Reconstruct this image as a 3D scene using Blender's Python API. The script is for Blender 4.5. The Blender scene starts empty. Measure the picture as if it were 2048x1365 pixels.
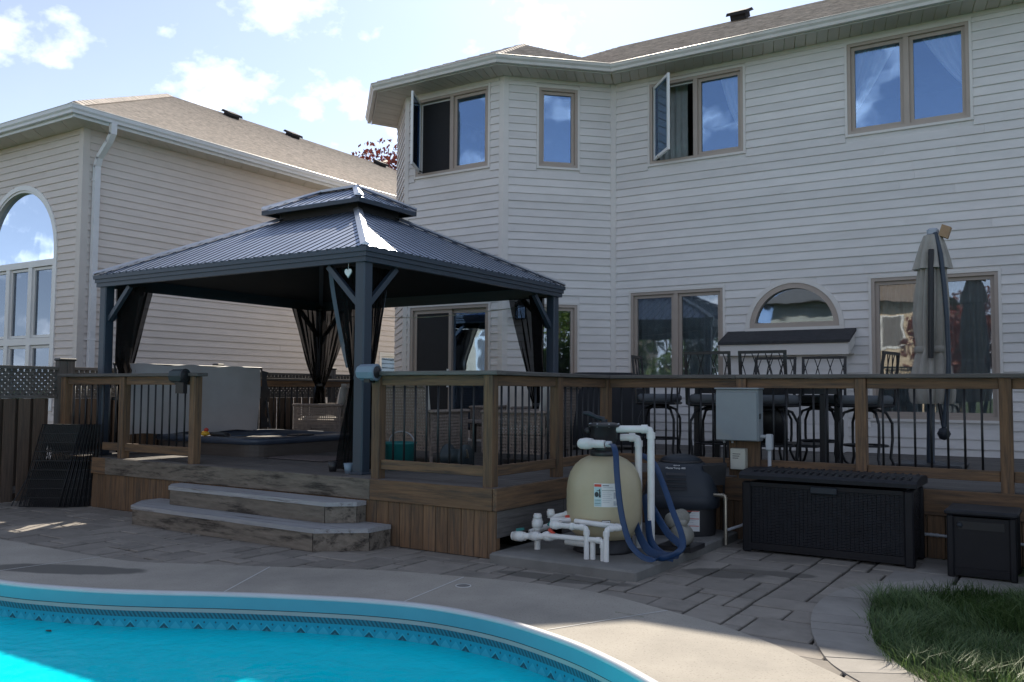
import bpy, bmesh, math, random
import numpy as np
from mathutils import Vector, Matrix
random.seed(7)
rng = np.random.default_rng(7)
S = bpy.context.scene
COL = S.collection
R = math.radians

# ------------------------------------------------------------------ camera
cam_d = bpy.data.cameras.new('camera')
cam_d.sensor_width = 36.0
cam_d.lens = 1770.0 / 2048.0 * 36.0
cam_d.clip_start = 0.05
cam_d.clip_end = 3000.0
cam = bpy.data.objects.new('camera', cam_d)
COL.objects.link(cam)
_b, _p, _r = R(32.87), R(3.211), R(0.3845)
_h = Vector((-math.sin(_b), math.cos(_b), 0)); _rt = Vector((math.cos(_b), math.sin(_b), 0)); _z = Vector((0, 0, 1))
_fw = _h * math.cos(_p) + _z * math.sin(_p); _up = -_h * math.sin(_p) + _z * math.cos(_p)
_r2 = _rt * math.cos(_r) + _up * math.sin(_r); _u2 = -_rt * math.sin(_r) + _up * math.cos(_r)
cam.matrix_world = Matrix(((_r2.x, _u2.x, -_fw.x, 0), (_r2.y, _u2.y, -_fw.y, 0), (_r2.z, _u2.z, -_fw.z, 1.40), (0, 0, 0, 1)))
S.camera = cam

# ------------------------------------------------------------------ light and sky
SUN_TO = Vector((-0.58, 1.115, 1.0)).normalized()          # towards the sun: behind the house, a little left
SUN_EL = math.asin(SUN_TO.z)
SUN_AZ = math.atan2(SUN_TO.x, SUN_TO.y)                   # from +Y towards +X
sun_d = bpy.data.lights.new('sun', 'SUN')
sun_d.energy = 5.0
sun_d.angle = R(0.53)
sun_d.color = (1.0, 0.90, 0.75)
sun = bpy.data.objects.new('sun', sun_d)
COL.objects.link(sun)
sun.rotation_euler = (-SUN_TO).to_track_quat('-Z', 'Y').to_euler()
sun.location = (-20, 40, 40)

W = bpy.data.worlds.new('World'); S.world = W; W.use_nodes = True
nt = W.node_tree; nt.nodes.clear()
def wn(t, **k):
    n = nt.nodes.new(t)
    for a, v in k.items(): setattr(n, a, v)
    return n
sky = wn('ShaderNodeTexSky', sky_type='NISHITA', sun_disc=False)
sky.sun_elevation = SUN_EL; sky.sun_rotation = SUN_AZ
sky.altitude = 100; sky.air_density = 1.0; sky.dust_density = 0.35; sky.ozone_density = 2.2
tc = wn('ShaderNodeTexCoord'); sp = wn('ShaderNodeSeparateXYZ')
nt.links.new(tc.outputs['Generated'], sp.inputs[0])
def wm(op, a, b=None, clamp=False):
    n = wn('ShaderNodeMath', operation=op, use_clamp=clamp)
    for i, v in enumerate((a, b)):
        if v is None: continue
        if isinstance(v, (int, float)): n.inputs[i].default_value = v
        else: nt.links.new(v, n.inputs[i])
    return n.outputs[0]
zz = wm('ADD', wm('MAXIMUM', sp.outputs[2], 0.0), 0.55)
cx = wm('DIVIDE', sp.outputs[0], zz); cy = wm('DIVIDE', sp.outputs[1], zz)
cv = wn('ShaderNodeCombineXYZ'); nt.links.new(cx, cv.inputs[0]); nt.links.new(cy, cv.inputs[1])
def noise(scale, det, rough, off=(0, 0, 0)):
    mp = wn('ShaderNodeMapping'); mp.inputs['Location'].default_value = off
    nt.links.new(cv.outputs[0], mp.inputs[0])
    n = wn('ShaderNodeTexNoise'); n.inputs['Scale'].default_value = scale; n.inputs['Detail'].default_value = det; n.inputs['Roughness'].default_value = rough
    nt.links.new(mp.outputs[0], n.inputs['Vector']); return n.outputs[0]
CLOUD_OFF = (15.2, 1.9, 0)
n1 = noise(9.5, 8, 0.54, CLOUD_OFF)
ramp = wn('ShaderNodeValToRGB'); ramp.color_ramp.elements[0].position = 0.528; ramp.color_ramp.elements[1].position = 0.73
nt.links.new(n1, ramp.inputs[0])
n2 = noise(1.1, 6, 0.6, (1.7, 0.4, 0))
ramp2 = wn('ShaderNodeValToRGB'); ramp2.color_ramp.elements[0].position = 0.36; ramp2.color_ramp.elements[1].position = 0.78
nt.links.new(n2, ramp2.inputs[0])
thin = wm('ADD', wm('MULTIPLY', ramp2.outputs[0], 0.28), 0.56)
lum = wn('ShaderNodeRGBToBW'); nt.links.new(sky.outputs[0], lum.inputs[0])
veil_c = wn('ShaderNodeCombineXYZ')
for _i, _k in enumerate((1.18, 1.29, 1.50)): nt.links.new(wm('MULTIPLY', lum.outputs[0], _k), veil_c.inputs[_i])   # thin high haze: paler and brighter than the clear sky behind it
mix1 = wn('ShaderNodeMixRGB'); nt.links.new(veil_c.outputs[0], mix1.inputs[2])
nt.links.new(thin, mix1.inputs[0]); nt.links.new(sky.outputs[0], mix1.inputs[1])
mix2 = wn('ShaderNodeMixRGB'); mix2.inputs[2].default_value = (12.6, 12.6, 12.6, 1)
nt.links.new(ramp.outputs[0], mix2.inputs[0]); nt.links.new(mix1.outputs[0], mix2.inputs[1])
bg = wn('ShaderNodeBackground'); bg.inputs['Strength'].default_value = 0.095
tint = wn('ShaderNodeMixRGB', blend_type='MULTIPLY'); tint.inputs[0].default_value = 1.0; tint.inputs[2].default_value = (0.95, 1.0, 1.10, 1)
nt.links.new(mix2.outputs[0], tint.inputs[1]); nt.links.new(tint.outputs[0], bg.inputs[0])
wo = wn('ShaderNodeOutputWorld'); nt.links.new(bg.outputs[0], wo.inputs[0])

S.view_settings.view_transform = 'Standard'
S.view_settings.look = 'None'
S.view_settings.exposure = 0.72
S.view_settings.gamma = 1.0
S.view_settings.use_curve_mapping = False
S.render.engine = 'CYCLES'
S.cycles.max_bounces = 8; S.cycles.transparent_max_bounces = 16
S.cycles.caustics_reflective = False; S.cycles.caustics_refractive = False
S.cycles.use_denoising = True

# ------------------------------------------------------------------ materials
MATS = {}
def principled(name, color, rough=0.7, metal=0.0, spec=0.5, var=0.10, nscale=6.0, ndet=5, stretch=(1, 1, 1), bump=0.0, bscale=None,
               ovar=0.06, col2=None, thr=(0.45, 0.62), speck=None, coat=0.0):
    """base colour + large soft noise + per-object random tone; col2 = stain colour mixed in by a second noise"""
    m = bpy.data.materials.new(name); m.use_nodes = True
    t = m.node_tree; N = t.nodes; L = t.links
    b = N['Principled BSDF']
    b.inputs['Roughness'].default_value = rough; b.inputs['Metallic'].default_value = metal
    b.inputs['Specular IOR Level'].default_value = spec
    if coat: b.inputs['Coat Weight'].default_value = coat; b.inputs['Coat Roughness'].default_value = 0.45
    co = N.new('ShaderNodeTexCoord'); oi = N.new('ShaderNodeObjectInfo')
    mul = N.new('ShaderNodeMath'); mul.operation = 'MULTIPLY'; mul.inputs[1].default_value = 37.0
    L.new(oi.outputs['Random'], mul.inputs[0])
    add = N.new('ShaderNodeVectorMath'); add.operation = 'ADD'
    L.new(co.outputs['Object'], add.inputs[0]); L.new(mul.outputs[0], add.inputs[1])
    mp = N.new('ShaderNodeMapping'); mp.inputs['Scale'].default_value = stretch
    L.new(add.outputs[0], mp.inputs[0])
    nz = N.new('ShaderNodeTexNoise'); nz.inputs['Scale'].default_value = nscale; nz.inputs['Detail'].default_value = ndet; nz.inputs['Roughness'].default_value = 0.62
    L.new(mp.outputs[0], nz.inputs['Vector'])
    mr = N.new('ShaderNodeMapRange'); mr.inputs[1].default_value = 0.3; mr.inputs[2].default_value = 0.7
    mr.inputs[3].default_value = 1 - var; mr.inputs[4].default_value = 1 + var
    L.new(nz.outputs[0], mr.inputs[0])
    mo = N.new('ShaderNodeMapRange'); mo.inputs[3].default_value = 1 - ovar; mo.inputs[4].default_value = 1 + ovar
    L.new(oi.outputs['Random'], mo.inputs[0])
    mm = N.new('ShaderNodeMath'); mm.operation = 'MULTIPLY'; L.new(mr.outputs[0], mm.inputs[0]); L.new(mo.outputs[0], mm.inputs[1])
    src = None
    if col2 is not None:
        n2 = N.new('ShaderNodeTexNoise'); n2.inputs['Scale'].default_value = nscale * 0.55; n2.inputs['Detail'].default_value = 8; n2.inputs['Roughness'].default_value = 0.68
        L.new(mp.outputs[0], n2.inputs['Vector'])
        r2 = N.new('ShaderNodeValToRGB'); r2.color_ramp.elements[0].position = thr[0]; r2.color_ramp.elements[1].position = thr[1]
        L.new(n2.outputs[0], r2.inputs[0])
        mx = N.new('ShaderNodeMixRGB'); mx.inputs[1].default_value = (*color, 1); mx.inputs[2].default_value = (*col2, 1)
        L.new(r2.outputs[0], mx.inputs[0]); src = mx.outputs[0]
    if speck is not None:
        n3 = N.new('ShaderNodeTexNoise'); n3.inputs['Scale'].default_value = speck[0]; n3.inputs['Detail'].default_value = 2
        L.new(co.outputs['Object'], n3.inputs['Vector'])
        r3 = N.new('ShaderNodeValToRGB'); r3.color_ramp.elements[0].position = speck[2]; r3.color_ramp.elements[1].position = speck[2] + 0.08
        L.new(n3.outputs[0], r3.inputs[0])
        mx = N.new('ShaderNodeMixRGB'); mx.inputs[2].default_value = (*speck[1], 1)
        if src is None: mx.inputs[1].default_value = (*color, 1)
        else: L.new(src, mx.inputs[1])
        L.new(r3.outputs[0], mx.inputs[0]); src = mx.outputs[0]
    vs = N.new('ShaderNodeVectorMath'); vs.operation = 'SCALE'
    if src is None: vs.inputs[0].default_value = color
    else: L.new(src, vs.inputs[0])
    L.new(mm.outputs[0], vs.inputs['Scale'])
    L.new(vs.outputs[0], b.inputs['Base Color'])
    if bump:
        bp = N.new('ShaderNodeBump'); bp.inputs['Strength'].default_value = bump; bp.inputs['Distance'].default_value = 0.01
        if bscale:
            nb = N.new('ShaderNodeTexNoise'); nb.inputs['Scale'].default_value = bscale; nb.inputs['Detail'].default_value = 4
            L.new(mp.outputs[0], nb.inputs['Vector']); L.new(nb.outputs[0], bp.inputs['Height'])
        else: L.new(nz.outputs[0], bp.inputs['Height'])
        L.new(bp.outputs[0], b.inputs['Normal'])
    MATS[name] = m
    return m

def sheen_glass(name, tint, base, rough=0.02, mirror=(0.46, 0.68, 1.0)):
    """window glass: clear pane plus a mirror share that grows towards grazing angles"""
    m = bpy.data.materials.new(name); m.use_nodes = True
    t = m.node_tree; N = t.nodes; L = t.links; N.clear()
    tr = N.new('ShaderNodeBsdfTransparent'); tr.inputs[0].default_value = (*tint, 1)
    gl = N.new('ShaderNodeBsdfGlossy'); gl.inputs['Color'].default_value = (*mirror, 1); gl.inputs['Roughness'].default_value = rough
    co = N.new('ShaderNodeTexCoord'); nz = N.new('ShaderNodeTexNoise'); nz.inputs['Scale'].default_value = 1.6
    L.new(co.outputs['Object'], nz.inputs['Vector'])
    bp = N.new('ShaderNodeBump'); bp.inputs['Strength'].default_value = 0.04; bp.inputs['Distance'].default_value = 0.05
    L.new(nz.outputs[0], bp.inputs['Height']); L.new(bp.outputs[0], gl.inputs['Normal'])
    fr = N.new('ShaderNodeFresnel'); fr.inputs[0].default_value = 1.5
    mp = N.new('ShaderNodeMapRange'); mp.inputs[3].default_value = base; mp.inputs[4].default_value = 1.0
    L.new(fr.outputs[0], mp.inputs[0])
    mx = N.new('ShaderNodeMixShader'); L.new(mp.outputs[0], mx.inputs[0]); L.new(tr.outputs[0], mx.inputs[1]); L.new(gl.outputs[0], mx.inputs[2])
    o = N.new('ShaderNodeOutputMaterial'); L.new(mx.outputs[0], o.inputs[0])
    MATS[name] = m; return m

def veil(name, color, opacity, scale=60.0):
    """thin fabric: part of the light goes straight through, the rest is diffuse and a little translucent"""
    m = bpy.data.materials.new(name); m.use_nodes = True
    t = m.node_tree; N = t.nodes; L = t.links; N.clear()
    tr = N.new('ShaderNodeBsdfTransparent'); di = N.new('ShaderNodeBsdfDiffuse'); tl = N.new('ShaderNodeBsdfTranslucent')
    co = N.new('ShaderNodeTexCoord'); nz = N.new('ShaderNodeTexNoise'); nz.inputs['Scale'].default_value = scale * 0.1; nz.inputs['Detail'].default_value = 5
    L.new(co.outputs['Object'], nz.inputs['Vector'])
    mr = N.new('ShaderNodeMapRange'); mr.inputs[3].default_value = 0.75; mr.inputs[4].default_value = 1.25; L.new(nz.outputs[0], mr.inputs[0])
    vs = N.new('ShaderNodeVectorMath'); vs.operation = 'SCALE'; vs.inputs[0].default_value = color; L.new(mr.outputs[0], vs.inputs['Scale'])
    L.new(vs.outputs[0], di.inputs[0]); L.new(vs.outputs[0], tl.inputs[0])
    a = N.new('ShaderNodeMixShader'); a.inputs[0].default_value = 0.35; L.new(di.outputs[0], a.inputs[1]); L.new(tl.outputs[0], a.inputs[2])
    b = N.new('ShaderNodeMixShader'); b.inputs[0].default_value = opacity; L.new(tr.outputs[0], b.inputs[1]); L.new(a.outputs[0], b.inputs[2])
    o = N.new('ShaderNodeOutputMaterial'); L.new(b.outputs[0], o.inputs[0])
    MATS[name] = m; return m

def leafy(name, c1, c2):
    m = bpy.data.materials.new(name); m.use_nodes = True
    t = m.node_tree; N = t.nodes; L = t.links; N.clear()
    g = N.new('ShaderNodeNewGeometry')
    rp = N.new('ShaderNodeMixRGB'); rp.inputs[1].default_value = (*c1, 1); rp.inputs[2].default_value = (*c2, 1)
    L.new(g.outputs['Random Per Island'], rp.inputs[0])
    di = N.new('ShaderNodeBsdfPrincipled'); di.inputs['Roughness'].default_value = 0.55; L.new(rp.outputs[0], di.inputs['Base Color'])
    tl = N.new('ShaderNodeBsdfTranslucent'); L.new(rp.outputs[0], tl.inputs[0])
    a = N.new('ShaderNodeMixShader'); a.inputs[0].default_value = 0.35; L.new(di.outputs[0], a.inputs[1]); L.new(tl.outputs[0], a.inputs[2])
    o = N.new('ShaderNodeOutputMaterial'); L.new(a.outputs[0], o.inputs[0])
    MATS[name] = m; return m

principled('siding', (0.72, 0.69, 0.67), 0.62, var=0.06, nscale=2.2, ovar=0.06, stretch=(1, 1, 3), bump=0.05, bscale=70, col2=(0.64, 0.62, 0.60), thr=(0.56, 0.80))
principled('siding_nb', (0.67, 0.61, 0.57), 0.62, var=0.05, nscale=2.2, ovar=0.045, stretch=(1, 1, 3), bump=0.05, bscale=70, col2=(0.58, 0.515, 0.475), thr=(0.56, 0.80))
principled('siding_back', (0.62, 0.50, 0.36), 0.7, var=0.06, nscale=2.0)
principled('trim', (0.70, 0.665, 0.63), 0.5, var=0.04, nscale=3)
principled('trim_nb', (0.62, 0.57, 0.53), 0.5, var=0.04, nscale=3)
principled('soffit', (0.58, 0.53, 0.47), 0.6, var=0.05, nscale=3)
principled('gutter', (0.60, 0.57, 0.53), 0.4, var=0.06, nscale=4, col2=(0.42, 0.39, 0.35), thr=(0.55, 0.8))
principled('gutter_nb', (0.74, 0.75, 0.77), 0.4, var=0.05, nscale=4)
principled('sash_tan', (0.42, 0.35, 0.30), 0.5, var=0.05, nscale=5)
principled('white_vinyl', (0.76, 0.76, 0.75), 0.4, var=0.03, nscale=5)
principled('shingle', (0.52, 0.455, 0.395), 0.92, var=0.28, nscale=9, ndet=8, stretch=(1, 1, 1), bump=0.5, bscale=60, col2=(0.36, 0.31, 0.265), thr=(0.46, 0.68), ovar=0.12)
principled('shingle_dark', (0.045, 0.045, 0.05), 0.9, var=0.25, nscale=14, bump=0.4, bscale=70)
principled('vent_black', (0.030, 0.029, 0.031), 0.85, spec=0.2)
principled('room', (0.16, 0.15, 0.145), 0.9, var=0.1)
principled('screen_mesh', (0.022, 0.022, 0.024), 0.8)
principled('curtain_white', (0.92, 0.93, 0.95), 0.9, var=0.05, nscale=9)
veil('sheer', (0.70, 0.76, 0.76), 0.88)
sheen_glass('glass', (0.90, 0.93, 0.96), 0.27)
sheen_glass('glass_low', (0.85, 0.88, 0.90), 0.13, mirror=(0.85, 0.90, 0.95))
sheen_glass('glass_nb', (0.75, 0.80, 0.86), 0.26, mirror=(0.72, 0.82, 0.95))
for ax, st in (('x', (0.9, 14, 14)), ('y', (14, 0.9, 14)), ('z', (14, 14, 0.9))):
    principled('wood_' + ax, (0.180, 0.104, 0.055), 0.78, var=0.26, nscale=4.0, ndet=8, stretch=st, bump=0.25, ovar=0.16, col2=(0.072, 0.052, 0.038), thr=(0.43, 0.66))
    principled('worn_' + ax, (0.175, 0.148, 0.120), 0.85, var=0.30, nscale=5.0, ndet=10, stretch=tuple(0.35 * s + 0.5 for s in st), bump=0.3, ovar=0.07, col2=(0.040, 0.032, 0.026), thr=(0.49, 0.63))
    principled('greywood_' + ax, (0.125, 0.115, 0.108), 0.85, var=0.25, nscale=4.0, ndet=8, stretch=st, bump=0.25, ovar=0.15, col2=(0.075, 0.066, 0.060), thr=(0.45, 0.7))
    principled('tread_' + ax, (0.345, 0.345, 0.355), 0.75, var=0.16, nscale=3.6, ndet=8, stretch=st, bump=0.2, ovar=0.07, col2=(0.11, 0.09, 0.08), thr=(0.54, 0.70))
    principled('fencewood_' + ax, (0.125, 0.088, 0.065), 0.85, var=0.25, nscale=4.0, ndet=8, stretch=st, bump=0.25, ovar=0.18, col2=(0.08, 0.062, 0.05), thr=(0.45, 0.7))
principled('black_metal', (0.012, 0.013, 0.016), 0.45, metal=0.0, var=0.1)
principled('gazebo_metal', (0.034, 0.050, 0.074), 0.42, metal=0.0, var=0.08, nscale=3)
principled('gazebo_roof', (0.33, 0.385, 0.50), 0.45, metal=1.0, var=0.08, nscale=2.5, ovar=0.05, col2=(0.27, 0.32, 0.415), thr=(0.5, 0.75))
principled('gazebo_cap', (0.42, 0.45, 0.50), 0.36, metal=0.7, var=0.06, nscale=4)
veil('netting', (0.016, 0.015, 0.016), 0.88)
veil('net_edge_lit', (0.16, 0.19, 0.23), 0.92)  # paler netting colour: light caught by the drape edges, painted in
principled('concrete', (0.345, 0.318, 0.278), 0.88, speck=(75, (0.23, 0.21, 0.185), 0.60), var=0.14, nscale=1.6, ndet=9, bump=0.12, bscale=120, col2=(0.265, 0.247, 0.22), thr=(0.45, 0.75), ovar=0.0)
principled('concrete_pad', (0.185, 0.18, 0.17), 0.9, var=0.16, nscale=3, ndet=9, bump=0.15, bscale=90, col2=(0.105, 0.10, 0.095), thr=(0.5, 0.75))
principled('damp', (0.135, 0.13, 0.12), 0.6, var=0.1, nscale=3)
principled('joint', (0.56, 0.555, 0.54), 0.8)
principled('paver', (0.240, 0.216, 0.190), 0.9, var=0.13, nscale=5, ndet=8, bump=0.2, bscale=90, ovar=0.15, col2=(0.155, 0.14, 0.122), thr=(0.52, 0.78))
principled('edging', (0.275, 0.258, 0.238), 0.9, var=0.14, nscale=4, ndet=8, bump=0.2, bscale=90, ovar=0.08, col2=(0.16, 0.15, 0.14), thr=(0.54, 0.8))
principled('sand', (0.022, 0.020, 0.018), 0.95, var=0.3, nscale=20)
principled('soil', (0.055, 0.060, 0.030), 0.95, var=0.3, nscale=6, bump=0.3)
principled('lawn_far', (0.045, 0.075, 0.022), 0.95, var=0.35, nscale=5, bump=0.4, bscale=60)
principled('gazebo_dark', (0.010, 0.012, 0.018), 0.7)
principled('coping_reflection_face', (0.10, 0.34, 0.43), 0.3, var=0.04)  # teal water reflection painted into the colour of the coping's inner face
principled('coping', (0.52, 0.53, 0.56), 0.35, var=0.04, nscale=4)
principled('bead', (0.42, 0.42, 0.41), 0.5, var=0.06)
principled('black_rubber', (0.015, 0.015, 0.016), 0.6)
principled('pvc', (0.72, 0.72, 0.71), 0.4, var=0.06, nscale=8, col2=(0.60, 0.58, 0.54), thr=(0.55, 0.75))
principled('tank_beige', (0.50, 0.435, 0.29), 0.38, var=0.05, nscale=3, col2=(0.45, 0.385, 0.25), thr=(0.5, 0.8))
principled('pump_beige', (0.27, 0.26, 0.225), 0.5, var=0.08)
principled('black_plastic', (0.022, 0.022, 0.025), 0.42, var=0.12)
principled('heater_grey', (0.024, 0.030, 0.040), 0.5, spec=0.35, var=0.12, nscale=5)
principled('heater_dark', (0.020, 0.020, 0.023), 0.55, var=0.15)
principled('hose_blue', (0.004, 0.034, 0.105), 0.45, var=0.12, nscale=8)
principled('label_white', (0.72, 0.72, 0.71), 0.5, var=0.04)
principled('label_red', (0.55, 0.06, 0.035), 0.5)
principled('label_cyan', (0.42, 0.60, 0.62), 0.5)
principled('label_grey', (0.42, 0.43, 0.46), 0.5, var=0.3, nscale=40)
principled('ink', (0.03, 0.035, 0.04), 0.6)
principled('teal', (0.015, 0.16, 0.16), 0.5)
principled('brass', (0.40, 0.36, 0.29), 0.35, metal=0.8)
principled('box_grey', (0.25, 0.285, 0.31), 0.42, var=0.08, nscale=3, col2=(0.33, 0.32, 0.26), thr=(0.6, 0.8))
principled('conduit', (0.42, 0.44, 0.47), 0.45)
principled('timer_cream', (0.52, 0.51, 0.44), 0.5, var=0.05)
principled('wicker_black', (0.015, 0.016, 0.021), 0.55, spec=0.3, var=0.25, nscale=14)
principled('bin_black', (0.010, 0.010, 0.013), 0.55, spec=0.3, var=0.15)
principled('wicker_brown', (0.24, 0.195, 0.165), 0.7, var=0.35, nscale=30, ovar=0.1)
principled('cushion', (0.62, 0.585, 0.54), 0.95, var=0.08, nscale=6)
principled('cushion_grey', (0.115, 0.125, 0.14), 0.9, var=0.1, nscale=6)
principled('canvas', (0.36, 0.335, 0.30), 0.95, var=0.1, nscale=7, bump=0.1, bscale=90)
principled('carton', (0.40, 0.26, 0.15), 0.8)
principled('plastic_wrap', (0.36, 0.40, 0.46), 0.25)
principled('tub_cover', (0.50, 0.495, 0.50), 0.6, var=0.09, nscale=1.8, bump=0.25, bscale=3.5, col2=(0.46, 0.44, 0.43), thr=(0.5, 0.75))
principled('tub_rim', (0.045, 0.058, 0.085), 0.35, var=0.1)
principled('tub_panel', (0.085, 0.070, 0.060), 0.6, var=0.15, stretch=(1, 1, 8), nscale=5)
principled('tub_shell', (0.10, 0.16, 0.24), 0.3)
principled('rail_box', (0.20, 0.26, 0.33), 0.45, var=0.06)
principled('rail_box_dark', (0.028, 0.042, 0.048), 0.5, var=0.1)
principled('toy_yellow', (0.75, 0.42, 0.03), 0.5)
principled('toy_red', (0.5, 0.05, 0.03), 0.5)
principled('rug', (0.16, 0.13, 0.125), 0.95, var=0.25, nscale=30)
principled('grill_cover', (0.010, 0.011, 0.015), 0.7, var=0.2)
principled('bark', (0.10, 0.08, 0.065), 0.9, var=0.3, nscale=8, bump=0.4)
principled('back_roof', (0.20, 0.16, 0.13), 0.9, var=0.25, nscale=10)
leafy('leaf_green', (0.035, 0.085, 0.015), (0.10, 0.17, 0.03))
leafy('leaf_red', (0.10, 0.018, 0.018), (0.20, 0.05, 0.035))
leafy('grass_blade', (0.032, 0.085, 0.022), (0.15, 0.22, 0.075))

def stained(mat, spots, dark):
    """damp stains with soft, noisy outlines at fixed places on the ground: spots = (x, y, rx, ry, angle)"""
    t = MATS[mat].node_tree; N = t.nodes; L = t.links; b = N['Principled BSDF']; src = b.inputs['Base Color'].links[0].from_socket
    g = N.new('ShaderNodeNewGeometry'); nz = N.new('ShaderNodeTexNoise'); nz.inputs['Scale'].default_value = 3.5; nz.inputs['Detail'].default_value = 6
    L.new(g.outputs['Position'], nz.inputs['Vector'])
    for x, y, rx, ry, a in spots:
        mp = N.new('ShaderNodeMapping'); mp.vector_type = 'TEXTURE'; mp.inputs['Location'].default_value = (x, y, 0); mp.inputs['Rotation'].default_value = (0, 0, a); mp.inputs['Scale'].default_value = (rx, ry, 50)
        L.new(g.outputs['Position'], mp.inputs[0]); ln = N.new('ShaderNodeVectorMath'); ln.operation = 'LENGTH'; L.new(mp.outputs[0], ln.inputs[0])
        ad = N.new('ShaderNodeMath'); ad.operation = 'MULTIPLY_ADD'; ad.inputs[1].default_value = 0.7; L.new(nz.outputs[0], ad.inputs[0]); L.new(ln.outputs['Value'], ad.inputs[2])
        r = N.new('ShaderNodeMapRange'); r.inputs[1].default_value = 1.22; r.inputs[2].default_value = 1.42; r.inputs[3].default_value = 1.0; r.inputs[4].default_value = 0.0; L.new(ad.outputs[0], r.inputs[0])
        mx = N.new('ShaderNodeMixRGB'); mx.inputs[2].default_value = (*dark, 1); L.new(r.outputs[0], mx.inputs[0]); L.new(src, mx.inputs[1]); src = mx.outputs[0]
    L.new(src, b.inputs['Base Color'])
stained('concrete', [(-6.62, 3.93, 0.66, 0.17, 0.42)], (0.125, 0.118, 0.105))
stained('paver', [(-2.35, 6.75, 0.34, 0.20, 0.5), (-3.3, 5.85, 0.55, 0.12, 0.1), (-1.95, 6.95, 0.22, 0.10, 0.2)], (0.115, 0.105, 0.092))
# ------------------------------------------------------------------ helpers
class MB:
    """collects faces for ONE mesh"""
    def __init__(s): s.v = []; s.f = []; s.sm = []; s.uv = None
    def add(s, vs, fs, smooth=False):
        o = len(s.v); s.v += [tuple(p) for p in vs]
        for f in fs: s.f.append(tuple(i + o for i in f)); s.sm.append(smooth)
        return s
    def box(s, x0, x1, y0, y1, z0, z1):
        return s.add([(x0, y0, z0), (x1, y0, z0), (x1, y1, z0), (x0, y1, z0), (x0, y0, z1), (x1, y0, z1), (x1, y1, z1), (x0, y1, z1)],
                     [(0, 3, 2, 1), (4, 5, 6, 7), (0, 1, 5, 4), (1, 2, 6, 5), (2, 3, 7, 6), (3, 0, 4, 7)])
    def bbox(s, x0, x1, y0, y1, z0, z1, b=0.006):
        """box with chamfered vertical and top edges"""
        b = min(b, (x1 - x0) * 0.4, (y1 - y0) * 0.4, (z1 - z0) * 0.4)
        def ring(i, z): return [(x0 + i + b, y0 + i, z), (x1 - i - b, y0 + i, z), (x1 - i, y0 + i + b, z), (x1 - i, y1 - i - b, z), (x1 - i - b, y1 - i, z), (x0 + i + b, y1 - i, z), (x0 + i, y1 - i - b, z), (x0 + i, y0 + i + b, z)]
        vs = ring(b, z0) + ring(0, z0 + b) + ring(0, z1 - b) + ring(b, z1)
        fs = [tuple(range(7, -1, -1)), tuple(range(24, 32))]
        for k in range(3):
            for i in range(8): j = (i + 1) % 8; fs.append((k * 8 + i, k * 8 + j, k * 8 + 8 + j, k * 8 + 8 + i))
        return s.add(vs, fs)
    def hexa(s, p):
        """eight corners: bottom ring 0-3, top ring 4-7"""
        return s.add(p, [(0, 3, 2, 1), (4, 5, 6, 7), (0, 1, 5, 4), (1, 2, 6, 5), (2, 3, 7, 6), (3, 0, 4, 7)])
    def beam(s, a, b, w, h, up=(0, 0, 1)):
        a = Vector(a); b = Vector(b); d = (b - a).normalized(); u = Vector(up)
        sd = d.cross(u)
        if sd.length < 1e-4: sd = d.cross(Vector((0, 1, 0)))
        sd.normalize(); u = sd.cross(d).normalized()
        q = lambda c: [c - sd * w / 2 - u * h / 2, c + sd * w / 2 - u * h / 2, c + sd * w / 2 + u * h / 2, c - sd * w / 2 + u * h / 2]
        A, B = q(a), q(b)
        return s.add(A + B, [(0, 1, 2, 3), (7, 6, 5, 4), (0, 4, 5, 1), (1, 5, 6, 2), (2, 6, 7, 3), (3, 7, 4, 0)])
    def tube(s, pts, r, n=8, cap=True, smooth=True):
        pts = [Vector(p) for p in pts]; rs = r if isinstance(r, (list, tuple)) else [r] * len(pts)
        rings = []; ref = None
        for i, p in enumerate(pts):
            d = (pts[min(i + 1, len(pts) - 1)] - pts[max(i - 1, 0)]).normalized()
            if ref is None:
                ref = Vector((0, 0, 1)) if abs(d.z) < 0.9 else Vector((1, 0, 0))
            u = d.cross(ref)
            if u.length < 1e-4: u = d.cross(Vector((0, 1, 0)))
            u.normalize(); w = u.cross(d).normalized(); ref = w if False else ref
            ref = u.cross(d) * -1 if False else w
            rings.append([p + (u * math.cos(t) + w * math.sin(t)) * rs[i] for t in [2 * math.pi * k / n for k in range(n)]])
        vs = [q for rg in rings for q in rg]; fs = []
        for i in range(len(rings) - 1):
            for k in range(n): j = (k + 1) % n; fs.append((i * n + k, i * n + j, (i + 1) * n + j, (i + 1) * n + k))
        s.add(vs, fs, smooth)
        if cap:
            s.add(rings[0], [tuple(range(n))]); s.add(rings[-1], [tuple(range(n - 1, -1, -1))])
        return s
    def lathe(s, prof, c=(0, 0, 0), n=24, smooth=True, axis='z'):
        vs = []; fs = []
        for r, z in prof:
            for k in range(n):
                t = 2 * math.pi * k / n; q = (r * math.cos(t), r * math.sin(t), z)
                if axis == 'x': q = (z, q[0], q[1])
                elif axis == 'y': q = (q[0], z, q[1])
                vs.append((c[0] + q[0], c[1] + q[1], c[2] + q[2]))
        for i in range(len(prof) - 1):
            for k in range(n): j = (k + 1) % n; fs.append((i * n + k, i * n + j, (i + 1) * n + j, (i + 1) * n + k))
        return s.add(vs, fs, smooth)
    def prism(s, poly, z0, z1):
        n = len(poly); vs = [(x, y, z0) for x, y in poly] + [(x, y, z1) for x, y in poly]
        return s.add(vs, [tuple(range(n - 1, -1, -1)), tuple(range(n, 2 * n))] + [(i, (i + 1) % n, n + (i + 1) % n, n + i) for i in range(n)])
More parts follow.
